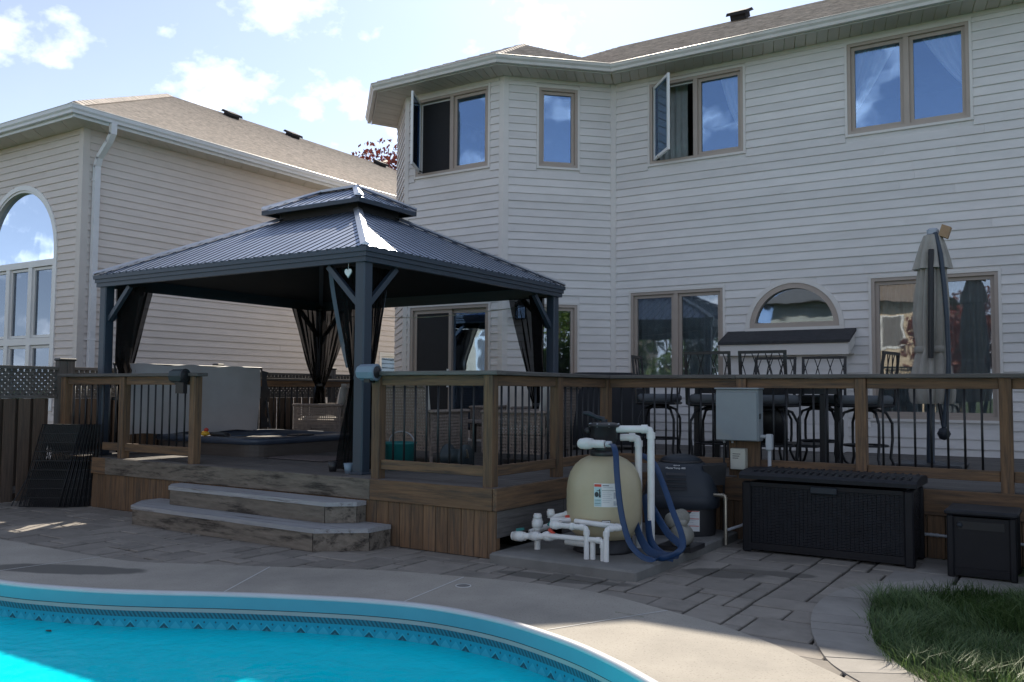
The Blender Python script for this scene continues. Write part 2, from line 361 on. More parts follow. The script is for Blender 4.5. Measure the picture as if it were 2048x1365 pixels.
    def sheet(s, rows, smooth=True):
        m = len(rows[0]); vs = [p for r_ in rows for p in r_]
        return s.add(vs, [(i * m + k, i * m + k + 1, (i + 1) * m + k + 1, (i + 1) * m + k) for i in range(len(rows) - 1) for k in range(m - 1)], smooth)

def P(name, mb, mat, parent=None, local=False):
    """ONE mesh object; its origin sits at the bottom centre of its own bounds"""
    V = np.array([tuple(p) for p in mb.v], dtype=float)
    lo, hi = V.min(0), V.max(0); c = np.array([(lo[0] + hi[0]) / 2, (lo[1] + hi[1]) / 2, lo[2]])
    me = bpy.data.meshes.new(name)
    me.from_pydata((V - c).tolist(), [], mb.f)
    me.polygons.foreach_set('use_smooth', mb.sm)
    me.materials.append(MATS[mat] if isinstance(mat, str) else mat)
    me.update()
    o = bpy.data.objects.new(name, me); COL.objects.link(o)
    loc = Vector(c)
    if parent is not None:
        o.parent = parent
        if not local: loc = loc - world_loc(parent)
    o.location = loc
    return o
def world_loc(o):
    v = Vector(o.location)
    while o.parent is not None: o = o.parent; v += Vector(o.location)
    return v
def tag(o, label=None, cat=None, group=None, kind=None):
    if label: o['label'] = label
    if cat: o['category'] = cat
    if group: o['group'] = group
    if kind: o['kind'] = kind
    return o
def thing(name, label, cat, loc=(0, 0, 0), rz=0.0, group=None):
    o = bpy.data.objects.new(name, None); COL.objects.link(o)
    o.location = loc; o.rotation_euler = (0, 0, rz); o.empty_display_size = 0.2
    return tag(o, label, cat, group)
def copy_tree(o, parent=None):
    c = o.copy(); COL.objects.link(c)
    if parent is not None: c.parent = parent
    for ch in o.children: copy_tree(ch, c)
    return c
def structure(name, mb, mat): return tag(P(name, mb, mat), kind='structure')
def catmull(pts, n=6, closed=True):
    out = []; m = len(pts)
    for i in range(m if closed else m - 1):
        p = [Vector(pts[(i + k - 1) % m] if closed else pts[min(max(i + k - 1, 0), m - 1)]) for k in range(4)]
        for j in range(n):
            t = j / n
            out.append(0.5 * ((2 * p[1]) + (p[2] - p[0]) * t + (2 * p[0] - 5 * p[1] + 4 * p[2] - p[3]) * t * t + (3 * p[1] - p[0] - 3 * p[2] + p[3]) * t ** 3))
    if not closed: out.append(Vector(pts[-1]))
    return out
def filled(loops, z):
    """flat sheet bounded by an outer loop, with holes"""
    bm = bmesh.new(); es = []
    for lp in loops:
        vs = [bm.verts.new((p[0], p[1], z)) for p in lp]
        for i in range(len(vs)): es.append(bm.edges.new((vs[i], vs[(i + 1) % len(vs)])))
    bmesh.ops.triangle_fill(bm, use_beauty=True, use_dissolve=False, edges=es)
    bmesh.ops.recalc_face_normals(bm, faces=bm.faces[:])
    bm.verts.index_update()
    mb = MB(); up = sum(f.normal.z for f in bm.faces)
    mb.add([tuple(v.co) for v in bm.verts], [tuple(v.index for v in (f.verts if f.normal.z > 0 else reversed(f.verts[:]))) for f in bm.faces])
    bm.free(); return mb
def inside(p, poly):
    x, y = p[0], p[1]; r_ = False; n = len(poly)
    for i in range(n):
        x1, y1 = poly[i][0], poly[i][1]; x2, y2 = poly[(i + 1) % n][0], poly[(i + 1) % n][1]
        if (y1 > y) != (y2 > y) and x < (x2 - x1) * (y - y1) / (y2 - y1) + x1: r_ = not r_
    return r_

# ------------------------------------------------------------------ ground, pool deck, pool
pool_pts = [(-6.53, 3.40), (-6.09, 3.51), (-5.68, 3.66), (-5.30, 3.85), (-4.96, 4.04), (-4.55, 4.24), (-4.12, 4.42), (-3.83, 4.51), (-3.55, 4.56), (-3.25, 4.56), (-2.95, 4.52),
            (-2.67, 4.44), (-2.38, 4.33), (-2.13, 4.20), (-1.92, 4.07), (-1.70, 3.90), (-1.42, 3.55), (-1.22, 3.0), (-1.2, 2.2), (-1.6, 1.4), (-2.6, 0.8), (-4.2, 0.3), (-6.2, 0.0), (-8.2, 0.3), (-9.3, 1.2), (-9.3, 2.3), (-8.6, 3.0), (-7.6, 3.25)]
pool = [(v.x, v.y) for v in catmull([(x, y, 0) for x, y in pool_pts], 5)]
def offset(loop, d):
    out = []; n = len(loop)
    for i in range(n):
        a, b = loop[i - 1], loop[(i + 1) % n]; t = Vector((b[0] - a[0], b[1] - a[1])).normalized()
        out.append((loop[i][0] - t.y * d, loop[i][1] + t.x * d))
    return out
# the loop runs clockwise seen from above (left to right along the far edge): +d goes outwards
pool_wall = pool
pool_rim = offset(pool, 0.055)
G = 400.0
structure('ground', filled([[(-G, -G), (G, -G), (G, G), (-G, G)], offset(pool, 0.30)], -0.045), 'lawn_far')
pav_bound = [(-8.41, 4.36), (-7.6, 4.37), (-6.86, 4.38), (-6.43, 4.43), (-6.09, 4.58), (-5.66, 4.78), (-5.13, 5.03), (-4.56, 5.30), (-3.93, 5.46), (-3.42, 5.56), (-3.09, 5.58), (-2.75, 5.53), (-2.42, 5.42), (-1.93, 5.24), (-1.68, 5.11), (-1.43, 4.95), (-1.19, 4.74), (-0.98, 4.57)]
pb = [(v.x, v.y) for v in catmull([(x, y, 0) for x, y in pav_bound], 4, False)]
conc_outer = [(-15, 4.36)] + pb + [(-0.62, 4.1), (-0.30, 3.4), (0.9, 2.0), (1.4, 0.0), (1.2, -3.0), (-15, -3.0)]
deck_m = filled([conc_outer, pool_rim], 0.006)
pool_deck = structure('pool_deck', deck_m, 'concrete')
edge = MB()
n = len(conc_outer)
for i in range(n):
    a, b = conc_outer[i], conc_outer[(i + 1) % n]
    edge.add([(a[0], a[1], 0.006), (b[0], b[1], 0.006), (b[0], b[1], -0.06), (a[0], a[1], -0.06)], [(0, 1, 2, 3)])
P('slab_edge', edge, 'concrete', pool_deck)
for a, b in (((-6.98, 3.50), (-6.86, 4.37)), ((-4.99, 4.10), (-5.40, 4.88)), ((-3.80, 4.59), (-3.93, 5.44)), ((-2.67, 4.53), (-2.27, 5.36)), ((-1.45, 3.68), (-0.72, 4.25)), ((-9.3, 3.0), (-9.4, 4.36))):
    d = (Vector(b) - Vector(a)).normalized(); m_ = MB()
    nrm = Vector((-d.y, d.x)) * 0.006
    m_.add([(a[0] - nrm.x, a[1] - nrm.y, 0.0085), (a[0] + nrm.x, a[1] + nrm.y, 0.0085), (b[0] + nrm.x, b[1] + nrm.y, 0.0085), (b[0] - nrm.x, b[1] - nrm.y, 0.0085)], [(0, 3, 2, 1)])
    P('joint_strip', m_, 'joint', pool_deck)
sk = thing('skimmer_lid', 'small round white skimmer lid set flush in the concrete pool deck', 'lid', (-3.76, 5.20, 0.006))
P('rim', MB().lathe([(0.058, 0.0), (0.058, 0.003), (0.050, 0.003), (0.050, 0.001)], (0, 0, 0), 24), 'joint', sk, True)
P('disc', MB().lathe([(0.048, 0.0005), (0.048, 0.002), (0.02, 0.002), (0.0, 0.002)], (0, 0, 0), 24), 'concrete_pad', sk, True)

# pool: coping, bead, rope band, printed border, liner, water
def band(loop, z0, z1, mat, name, parent, inset0=0.0, inset1=0.0):
    """strip of wall with u = arc length, v = height"""
    a = offset(loop, inset0) if inset0 else loop; b = offset(loop, inset1) if inset1 else loop
    n = len(loop); me = bpy.data.meshes.new(name); vs = []; us = [0.0]
    for i in range(n + 1):
        vs.append((a[i % n][0], a[i % n][1], z0)); vs.append((b[i % n][0], b[i % n][1], z1))
        if i: us.append(us[-1] + math.dist(loop[i % n], loop[i - 1]))
    fs = [(2 * i, 2 * i + 1, 2 * i + 3, 2 * i + 2) for i in range(n)]
    me.from_pydata(vs, [], fs); uv = me.uv_layers.new(name='UVMap')
    for p in me.polygons:
        p.use_smooth = True
        for li, vi in zip(p.loop_indices, p.vertices): uv.data[li].uv = (us[vi // 2], vs[vi][2])
    me.materials.append(MATS[mat]); o = bpy.data.objects.new(name, me); COL.objects.link(o); o.parent = parent
    return o
def uvmat(name, build, rough=0.4):
    m = bpy.data.materials.new(name); m.use_nodes = True; t = m.node_tree
    b = t.nodes['Principled BSDF']; b.inputs['Roughness'].default_value = rough
    uv = t.nodes.new('ShaderNodeUVMap'); sx = t.nodes.new('ShaderNodeSeparateXYZ'); t.links.new(uv.outputs[0], sx.inputs[0])
    def M(op, a, b_=None):
        q = t.nodes.new('ShaderNodeMath'); q.operation = op
        for i, v in enumerate((a, b_)):
            if v is None: continue
            if isinstance(v, (int, float)): q.inputs[i].default_value = v
            else: t.links.new(v, q.inputs[i])
        return q.outputs[0]
    def MX(f, c1, c2):
        q = t.nodes.new('ShaderNodeMixRGB'); t.links.new(f, q.inputs[0])
        for i, c in ((1, c1), (2, c2)):
            if isinstance(c, tuple): q.inputs[i].default_value = (*c, 1)
            else: t.links.new(c, q.inputs[i])
        return q.outputs[0]
    t.links.new(build(sx.outputs[0], sx.outputs[1], M, MX), b.inputs['Base Color'])
    MATS[name] = m
uvmat('rope_print', lambda u, v, M, MX: MX(M('GREATER_THAN', M('SINE', M('ADD', M('MULTIPLY', u, 210.0), M('MULTIPLY', v, 150.0))), -0.1), (0.01, 0.085, 0.125), (0.02, 0.20, 0.28)))
def border_print(u, v, M, MX):
    # v from -0.30 to -0.16; one large peak every 0.34 m, two small ones between
    def tri(period, ph, base, height, width):
        d = M('ABSOLUTE', M('SUBTRACT', M('FRACT', M('ADD', M('DIVIDE', u, period), ph)), 0.5))
        d = M('MULTIPLY', d, period)
        return M('MULTIPLY', M('LESS_THAN', M('ADD', M('DIVIDE', d, width), M('DIVIDE', M('ABSOLUTE', M('SUBTRACT', v, base)), height)), 1.0), 1.0)
    big = tri(0.24, 0.0, -0.230, 0.036, 0.036); core = tri(0.24, 0.0, -0.234, 0.020, 0.020)
    sm = tri(0.08, 0.5, -0.183, 0.009, 0.008); pale = tri(0.08, 0.0, -0.222, 0.042, 0.037)
    c = MX(pale, (0.01, 0.34, 0.48), (0.04, 0.44, 0.58))
    c = MX(sm, c, (0.01, 0.10, 0.14)); c = MX(big, c, (0.01, 0.10, 0.14)); return MX(core, c, (0.03, 0.22, 0.30))
uvmat('border_print', border_print)
principled('liner', (0.01, 0.78, 0.97), 0.5, var=0.03, nscale=0.8)
water = bpy.data.materials.new('water'); water.use_nodes = True
t_ = water.node_tree; N_ = t_.nodes; L_ = t_.links; N_.clear()
tr = N_.new('ShaderNodeBsdfTransparent'); tr.inputs[0].default_value = (0.55, 0.98, 1.0, 1)
gl = N_.new('ShaderNodeBsdfGlossy'); gl.inputs['Roughness'].default_value = 0.03
nz = N_.new('ShaderNodeTexNoise'); nz.inputs['Scale'].default_value = 5.0; nz.inputs['Detail'].default_value = 4
co = N_.new('ShaderNodeTexCoord'); L_.new(co.outputs['Object'], nz.inputs['Vector'])
bp = N_.new('ShaderNodeBump'); bp.inputs['Strength'].default_value = 0.5; bp.inputs['Distance'].default_value = 0.05
L_.new(nz.outputs[0], bp.inputs['Height']); L_.new(bp.outputs[0], gl.inputs['Normal'])
fr = N_.new('ShaderNodeFresnel'); fr.inputs[0].default_value = 1.33; L_.new(bp.outputs[0], fr.inputs['Normal'])
sc_ = N_.new('ShaderNodeBsdfDiffuse'); sc_.inputs[0].default_value = (0.0, 0.84, 1.0, 1)
bk_ = N_.new('ShaderNodeMixShader'); bk_.inputs[0].default_value = 0.80; L_.new(tr.outputs[0], bk_.inputs[1]); L_.new(sc_.outputs[0], bk_.inputs[2])   # light scattered back by the water
mw = N_.new('ShaderNodeMixShader'); fh = N_.new('ShaderNodeMath'); fh.operation = 'MULTIPLY'; fh.inputs[1].default_value = 0.75; L_.new(fr.outputs[0], fh.inputs[0]); L_.new(fh.outputs[0], mw.inputs[0]); L_.new(bk_.outputs[0], mw.inputs[1]); L_.new(gl.outputs[0], mw.inputs[2])
ow = N_.new('ShaderNodeOutputMaterial'); L_.new(mw.outputs[0], ow.inputs[0]); MATS['water'] = water

swim = thing('swimming_pool', 'free form inground pool with bright turquoise water and white coping', 'pool', (-4.5, 2.4, 0))
def T(o):
    o.location = Vector(o.location) - world_loc(swim) if o.parent == swim else o.location
    return o
cop = MB(); rings = []
prof = [(0.058, 0.004), (0.056, 0.012), (0.046, 0.017), (0.022, 0.018), (0.008, 0.014), (0.001, 0.004), (0.0, -0.008), (0.02, -0.010)]
nn = len(pool)
loops = [offset(pool, d) if d else pool for d, z in prof]
vs = [(loops[k][i][0], loops[k][i][1], prof[k][1]) for k in range(len(prof)) for i in range(nn)]
cop.add(vs, [(k * nn + i, k * nn + (i + 1) % nn, (k + 1) * nn + (i + 1) % nn, (k + 1) * nn + i) for k in range(len(prof) - 1) for i in range(nn)], True)
P('coping', cop, 'coping', swim)
for nm, z0, z1, mt, i0, i1 in (('coping_reflection_face', -0.008, -0.086, 'coping_reflection_face', 0.002, 0.002), ('gasket', -0.086, -0.091, 'black_rubber', 0.004, 0.004), ('bead_track', -0.091, -0.118, 'bead', 0.006, 0.010), ('rope_band', -0.118, -0.158, 'rope_print', 0.012, 0.012), ('printed_border', -0.158, -0.30, 'border_print', 0.014, 0.014)):
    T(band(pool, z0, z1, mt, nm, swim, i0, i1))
ln = MB(); a_ = offset(pool, 0.015); b_ = offset(pool, -0.12); c_ = offset(pool, -0.45)
zs = ((a_, -0.30), (a_, -0.36), (b_, -0.46), (c_, -0.52))
ln.add([(p[0], p[1], z) for lp, z in zs for p in lp], [(k * nn + i, k * nn + (i + 1) % nn, (k + 1) * nn + (i + 1) % nn, (k + 1) * nn + i) for k in range(3) for i in range(nn)], True)
fl = filled([c_], -0.52); ln.add(fl.v, fl.f)
P('liner', ln, 'liner', swim)
P('water', filled([offset(pool, 0.012)], -0.228), 'water', swim)
lf = thing('floating_leaf', 'small dark leaf floating on the pool water at far left', 'leaf', (-5.86, 3.38, -0.224))
P('blade', MB().add([(-0.035, 0, 0), (0, -0.018, 0.004), (0.04, 0, 0.001), (0, 0.018, 0.004)], [(0, 1, 2, 3)]), 'black_rubber', lf, True)

# pavers: random rectangles on a 0.15 m grid
patio = structure('patio', filled([[(-15, 4.2)] + [(x, y - 0.16) for x, y in pb] + [(-0.9, 6.0), (-1.0, 8.5), (-15, 8.5)]], -0.030), 'sand')
u = 0.142; x0g, y0g = -12.4, 4.15; nx, ny = int(11.6 / u), int(4.4 / u)
used = [[False] * ny for _ in range(nx)]
shapes = [(3, 2), (2, 2), (2, 1), (3, 3), (2, 3), (1, 2), (4, 2), (2, 2), (3, 2)]
pav_mesh = {}
edge_l = [(-1.47, 6.60), (-1.52, 6.34), (-1.515, 6.1), (-1.475, 5.76), (-1.41, 5.49), (-1.33, 5.24), (-1.16, 4.84), (-0.96, 4.59)]
edge_poly = edge_l + [(2, 4.59), (2, 8.6), (-1.0, 7.2), (-1.35, 6.75)]
conc_hard = offset(conc_outer, 0.0)
pcount = 0
for j in range(ny):
    for i in range(nx):
        if used[i][j]: continue
        random.shuffle(shapes)
        for w, h in shapes + [(1, 1)]:
            if i + w <= nx and j + h <= ny and all(not used[i + a][j + b] for a in range(w) for b in range(h)): break
        for a in range(w):
            for b in range(h): used[i + a][j + b] = True
        X0, X1, Y0, Y1 = x0g + i * u, x0g + (i + w) * u, y0g + j * u, y0g + (j + h) * u
        cs = [(X0, Y0), (X1, Y0), (X1, Y1), (X0, Y1)]
        if all(inside(c, conc_outer) for c in cs): continue                   # under the slab
        if X1 < -4.2 and Y0 > 6.35: continue                                   # under the deck
        if Y0 > 8.35 or (X0 > -4.05 and X1 < -2.85 and Y0 > 6.1 and Y1 < 8.4): continue
        if all(inside(c, edge_poly) for c in cs): continue
        key = (round(X1 - X0, 3), round(Y1 - Y0, 3))
        g = 0.0095
        m_ = MB().bbox(-key[0] / 2 + g, key[0] / 2 - g, -key[1] / 2 + g, key[1] / 2 - g, -0.05, 0.0, 0.006)
        if key not in pav_mesh:
            o = P('paver', m_, 'paver', patio); pav_mesh[key] = o.data
        else:
            o = bpy.data.objects.new('paver', pav_mesh[key]); COL.objects.link(o); o.parent = patio
        o.location = Vector(((X0 + X1) / 2, (Y0 + Y1) / 2, -0.050 + random.uniform(-0.005, 0.004))) - world_loc(patio)
        o.rotation_euler = (random.gauss(0, 0.004), random.gauss(0, 0.004), random.gauss(0, 0.006)); pcount += 1
print('pavers', pcount)
# curved edging of wedge stones
el = catmull([(x, y, 0) for x, y in [(-1.00, 7.35), (-1.26, 7.02), (-1.45, 6.70), (-1.52, 6.34), (-1.515, 6.05), (-1.475, 5.76), (-1.41, 5.49), (-1.33, 5.24), (-1.16, 4.84), (-0.96, 4.59), (-0.66, 4.28)]], 8, False)
er = catmull([(x, y, 0) for x, y in [(-0.70, 7.13), (-0.98, 6.85), (-1.17, 6.62), (-1.22, 6.40), (-1.19, 6.10), (-1.14, 5.82), (-1.07, 5.55), (-1.00, 5.29), (-0.84, 4.98), (-0.68, 4.76), (-0.42, 4.46)]], 8, False)
edging = structure('path_edging', filled([[(p.x, p.y) for p in el] + [(p.x, p.y) for p in reversed(er)]], -0.020), 'sand')
cuts = [0, 9, 17, 24, 31, 39, 45, 50, 57, 63, 69, 74, 80]
for a, b in zip(cuts[:-1], cuts[1:]):
    top = []; L1 = [el[k] for k in range(a, b + 1)]; R1 = [er[k] for k in range(a, b + 1)]
    poly = [(p.x, p.y) for p in L1] + [(p.x, p.y) for p in reversed(R1)]
    c = (sum(p[0] for p in poly) / len(poly), sum(p[1] for p in poly) / len(poly))
    poly = [(c[0] + (p[0] - c[0]) * 0.982, c[1] + (p[1] - c[1]) * 0.982) for p in poly]
    area = sum(poly[i - 1][0] * poly[i][1] - poly[i][0] * poly[i - 1][1] for i in range(len(poly)))
    if area < 0: poly.reverse()
    P('edging_stone', MB().prism(poly, -0.06, 0.012 + random.uniform(-0.003, 0.003)), 'edging', edging)
# flagstone path between the storage chests and the lawn
for x0, x1, ya, yb_ in ((-1.30, -0.86, 7.05, 7.60), (-0.83, -0.30, 7.25, 7.9), (-1.16, -0.85, 7.63, 8.3)):
    P('flagstone', MB().bbox(x0, x1, ya, yb_, -0.05, 0.004, 0.01), 'edging', edging)

# lawn: blades
lawn_poly = [(p.x + 0.02, p.y) for p in er[8:]] + [(-0.2, 4.1), (0.6, 3.4), (2.2, 3.6), (2.4, 8.2), (-0.25, 8.3), (-0.35, 7.3)]
structure('lawn', filled([lawn_poly], -0.012), 'soil')
NB = 34000; bl_v = []; bl_f = []
tuft = [(rng.uniform(-1.2, 1.2), rng.uniform(4.2, 8.0), rng.uniform(0, 6.28), rng.uniform(0.6, 1.5)) for _ in range(90)]
tf = np.array(tuft)
cnt = 0
while cnt < NB:
    x, y = rng.uniform(-1.25, 1.3), rng.uniform(4.1, 8.2)
    if not inside((x + 0.05 * rng.random(), y + 0.03), lawn_poly): continue
    k = np.argmin((tf[:, 0] - x) ** 2 + (tf[:, 1] - y) ** 2)
    ang = tf[k, 2] + rng.normal(0, 0.9); hgt = (0.048 + 0.075 * rng.random()) * tf[k, 3]; lean = hgt * rng.uniform(0.4, 1.9)
    w = rng.uniform(0.0016, 0.0032); dx, dy = math.cos(ang), math.sin(ang); px, py = -dy * w, dx * w
    b0 = len(bl_v); z0 = -0.012
    bl_v += [(x - px, y - py, z0), (x + px, y + py, z0), (x + dx * lean * 0.35 + px * .8, y + dy * lean * 0.35 + py * .8, z0 + hgt * 0.62), (x + dx * lean * 0.35 - px * .8, y + dy * lean * 0.35 - py * .8, z0 + hgt * 0.62), (x + dx * lean, y + dy * lean, z0 + hgt)]
    bl_f += [(b0, b0 + 1, b0 + 2, b0 + 3), (b0 + 3, b0 + 2, b0 + 4)]; cnt += 1
g_ = MB(); g_.v = bl_v; g_.f = bl_f; g_.sm = [False] * len(bl_f)
tag(P('lawn_grass', g_, 'grass_blade'), 'long uneven green grass beside the curved stone edging', 'grass', kind='stuff')
# ------------------------------------------------------------------ houses
class Face:
    """a wall plane: s along, o outwards, z up"""
    def __init__(f, p0, p1):
        f.p = Vector((p0[0], p0[1], 0)); q = Vector((p1[0], p1[1], 0)); f.L = (q - f.p).length
        f.d = (q - f.p).normalized(); f.n = Vector((f.d.y, -f.d.x, 0))       # outward = right of the direction of travel
    def at(f, s, o, z): v = f.p + f.d * s + f.n * o; return (v.x, v.y, z)
    def box(f, mb, s0, s1, o0, o1, z0, z1):
        A = f.at
        return mb.hexa([A(s0, o1, z0), A(s1, o1, z0), A(s1, o0, z0), A(s0, o0, z0), A(s0, o1, z1), A(s1, o1, z1), A(s1, o0, z1), A(s0, o0, z1)])

def siding(parent, F, z0, z1, openings, mat, exp=0.125, piece=3.7, s_lim=None, joined=False):
    """lapped boards, each its own object; openings = list of (interval function of z)"""
    s_lo, s_hi = s_lim or (0.0, F.L)
    rows = int(math.ceil((z1 - z0) / exp)); mbj = MB(); cnt = 0
    for r in range(rows):
        za, zb = z0 + r * exp, min(z0 + (r + 1) * exp, z1)
        if zb - za < 0.02: continue
        segs = [[(s_lo, s_lo), (s_hi, s_hi)]]
        for op in openings:
            ia, ib = op(za + 0.004), op(zb - 0.004)
            if ia is None and ib is None: continue
            ia = ia or ib; ib = ib or ia
            new = []
            for (a0, a1), (b0, b1) in segs:
                if ia[0] >= b0 or ia[1] <= a0: new.append([(a0, a1), (b0, b1)]); continue
                if ia[0] - a0 > 0.03: new.append([(a0, a1), (ia[0], ib[0])])
                if b0 - ia[1] > 0.03: new.append([(ia[1], ib[1]), (b0, b1)])
            segs = new
        for (a0, a1), (b0, b1) in segs:
            k = max(1, int(round((b0 - a0) / piece)))
            cutp = [0.0] + sorted(min(max((q + 1) / k + random.uniform(-0.22, 0.22) / k, 0.05), 0.95) for q in range(k - 1)) + [1.0]
            for q in range(k):
                t0, t1 = cutp[q], cutp[q + 1]
                sa0 = a0 + (b0 - a0) * t0; sb0 = a0 + (b0 - a0) * t1; sa1 = a1 + (b1 - a1) * t0; sb1 = a1 + (b1 - a1) * t1
                if q: sa0 += 0.0012; sa1 += 0.0012
                mb = mbj if joined else MB(); A = F.at; e = random.uniform(-0.0018, 0.0018)
                mid = za + (zb - za) * 0.5
                # profile: lip at the bottom, gentle slope, shallow step in the middle (double lap)
                pr = [(0.001, za + 0.003), (0.0200 + e, za), (0.0210 + e, za + 0.007), (0.0045 + e, zb - 0.002), (0.001, zb - 0.001)]
                def xs(z, lo): f_ = (z - za) / (zb - za); return (sa0 + (sa1 - sa0) * f_) if lo else (sb0 + (sb1 - sb0) * f_)
                va = [A(xs(z, 1), o, z) for o, z in pr]; vb = [A(xs(z, 0), o, z) for o, z in pr]
                m = len(pr)
                mb.add(va + vb, [tuple(range(m - 1, -1, -1)), tuple(range(m, 2 * m))] + [(i, i + 1, m + i + 1, m + i) for i in range(m - 1)] + [(m - 1, 0, m, 2 * m - 1)])
                if not joined: P('siding_board', mb, mat, parent); cnt += 1
    if joined: tag(P('siding_boards', mbj, mat, parent), kind='stuff')
    return cnt
def rect(s0, s1, z0, z1): return lambda z: (s0, s1) if z0 <= z <= z1 else None
def arch(sc, r, zc, z0):
    def f(z):
        if z < z0 or z >= zc + r: return None
        h = r if z <= zc else math.sqrt(max(r * r - (z - zc) ** 2, 0))
        return (sc - h, sc + h)
    return f
def backing(parent, F, z0, z1, rects, mat, s_lim=None):
    """the wall behind the boards, with holes for the windows"""
    s_lo, s_hi = s_lim or (0.0, F.L)
    ss = sorted({s_lo, s_hi} | {min(max(v, s_lo), s_hi) for r in rects for v in r[:2]}); zs_ = sorted({z0, z1} | {min(max(v, z0), z1) for r in rects for v in r[2:]})
    mb = MB()
    for a, b in zip(ss[:-1], ss[1:]):
        for c, d in zip(zs_[:-1], zs_[1:]):
            m, k = (a + b) / 2, (c + d) / 2
            if any(r[0] < m < r[1] and r[2] < k < r[3] for r in rects): continue
            F.box(mb, a, b, -0.12, 0.0, c, d)
    return P('wall', mb, mat, parent)
def ring(mb, F, s0, s1, z0, z1, w, o0, o1, wb=None):
    wb = w if wb is None else wb
    F.box(mb, s0, s0 + w, o0, o1, z0, z1); F.box(mb, s1 - w, s1, o0, o1, z0, z1)
    F.box(mb, s0 + w, s1 - w, o0, o1, z1 - w, z1); F.box(mb, s0 + w, s1 - w, o0, o1, z0, z0 + wb)
    return mb
def window(parent, F, s0, s1, z0, z1, units, frame='sash_tan', trim='trim', glass='glass', open_first=False, screen=True, swing=60, label=None):
    """outer trim + frame, then one sash and pane for each unit"""
    win = P('window', ring(MB(), F, s0, s1, z0, z1, 0.035, -0.02, 0.030), trim, parent)
    if label: win['label'] = label
    fr_ = ring(MB(), F, s0 + 0.035, s1 - 0.035, z0 + 0.035, z1 - 0.035, 0.045, -0.11, 0.018)
    wu = (s1 - s0 - 0.16) / units
    for k in range(1, units):
        c = s0 + 0.08 + wu * k; F.box(fr_, c - 0.035, c + 0.035, -0.105, 0.012, z0 + 0.08, z1 - 0.08)
    P('frame', fr_, frame, win)
    for k in range(units):
        a = s0 + 0.08 + wu * k + (0.035 if k else 0); b = s0 + 0.08 + wu * (k + 1) - (0.035 if k < units - 1 else 0)
        za, zb = z0 + 0.08, z1 - 0.08
        if open_first and k == 0:
            sw = b - a; ang = R(swing)                                         # casement swung out about its left stile
            hd = F.d * math.cos(ang) + F.n * math.sin(ang); hp = Vector(F.at(a + 0.02, 0.02, 0))
            G_ = Face((hp.x, hp.y), (hp.x + hd.x, hp.y + hd.y))
            P('open_sash', ring(MB(), G_, 0, sw, za + 0.01, zb - 0.01, 0.045, -0.035, 0.0), 'white_vinyl', win)
            m_ = MB(); G_.box(m_, 0.045, sw - 0.045, -0.022, -0.014, za + 0.055, zb - 0.055); P('pane', m_, glass, win)
            arm = MB().beam(F.at(a + 0.10, -0.02, za + 0.02), (hp.x + hd.x * 0.22, hp.y + hd.y * 0.22, za + 0.02), 0.02, 0.012); P('stay_arm', arm, 'vent_black', win)
            if screen: m_ = MB(); F.box(m_, a + 0.02, b - 0.02, -0.085, -0.080, za + 0.02, zb - 0.02); P('insect_screen', m_, 'screen_mesh', win)
            P('screen_frame', ring(MB(), F, a, b, za, zb, 0.022, -0.09, -0.07), 'white_vinyl', win)
        else:
            P('sash', ring(MB(), F, a, b, za, zb, 0.05, -0.075, -0.025), frame, win)
            m_ = MB(); F.box(m_, a + 0.05, b - 0.05, -0.056, -0.048, za + 0.05, zb - 0.05); P('pane', m_, glass, win)
    return win
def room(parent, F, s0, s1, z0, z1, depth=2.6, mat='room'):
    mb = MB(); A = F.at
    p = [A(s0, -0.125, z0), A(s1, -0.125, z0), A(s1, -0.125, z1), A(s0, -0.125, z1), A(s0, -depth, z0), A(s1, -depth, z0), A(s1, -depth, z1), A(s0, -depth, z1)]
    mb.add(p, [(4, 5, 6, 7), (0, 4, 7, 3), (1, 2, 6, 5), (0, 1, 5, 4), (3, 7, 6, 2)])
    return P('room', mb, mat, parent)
def drape(parent, F, edge_fn, z0, z1, mat, o=-0.20, folds=9, amp=0.022, rows=14, cols=40, name='curtain'):
    rows_ = []
    for i in range(rows + 1):
        f_ = i / rows; z = z0 + (z1 - z0) * f_; a, b = edge_fn(f_)
        rows_.append([F.at(a + (b - a) * k / cols, o + amp * math.sin(2 * math.pi * folds * k / cols + 0.7 * math.sin(3 * f_)) * (0.6 + 0.4 * f_), z) for k in range(cols + 1)])
    return P(name, MB().sheet(rows_), mat, parent)

EXP = 0.125
# ---- the main house: straight back wall with an octagonal bay
house = thing('house', 'large two storey house with pale beige siding, octagonal bay and long wall of windows', 'house', (-4.0, 14.0, 0))
YM, ZT, ZB = 12.92, 6.43, 0.43
c_in = (-6.39, YM); c_r = (-7.69, YM - 1.30); c_l = (-9.70, YM - 1.30); c_ll = (-11.0, YM)
F_main = Face(c_in, (3.0, YM)); F_br = Face(c_r, c_in); F_bf = Face(c_l, c_r); F_bl = Face(c_ll, c_l); F_side = Face((-11.0, 21.0), c_ll)
S0 = lambda x: x - c_in[0]
main_w = [(S0(-2.75), S0(-1.135), 5.0, 6.37, 2), (S0(-5.775), S0(-4.18), 4.985, 6.35, 2), (S0(-6.11), S0(-4.515), 1.50, 3.01, 2), (S0(-2.475), S0(-0.862), 1.02, 3.015, 1)]
arch_c, arch_r, arch_z = S0(-3.504), 0.675, 2.345
chim = (S0(-4.346), S0(-2.768))
br = lambda x: (x - c_r[0]) * math.sqrt(2)
br_w = [(br(-7.312), br(-6.803), 4.97, 6.33, 1), (br(-7.312), br(-6.803), 1.35, 2.815, 1)]
bf = lambda x: x - c_l[0]
bf_w = [(bf(-9.505), bf(-7.945), 4.98, 6.365, 2)]
door = (bf(-9.587), bf(-7.905), 0.60, 2.825)
total = 0
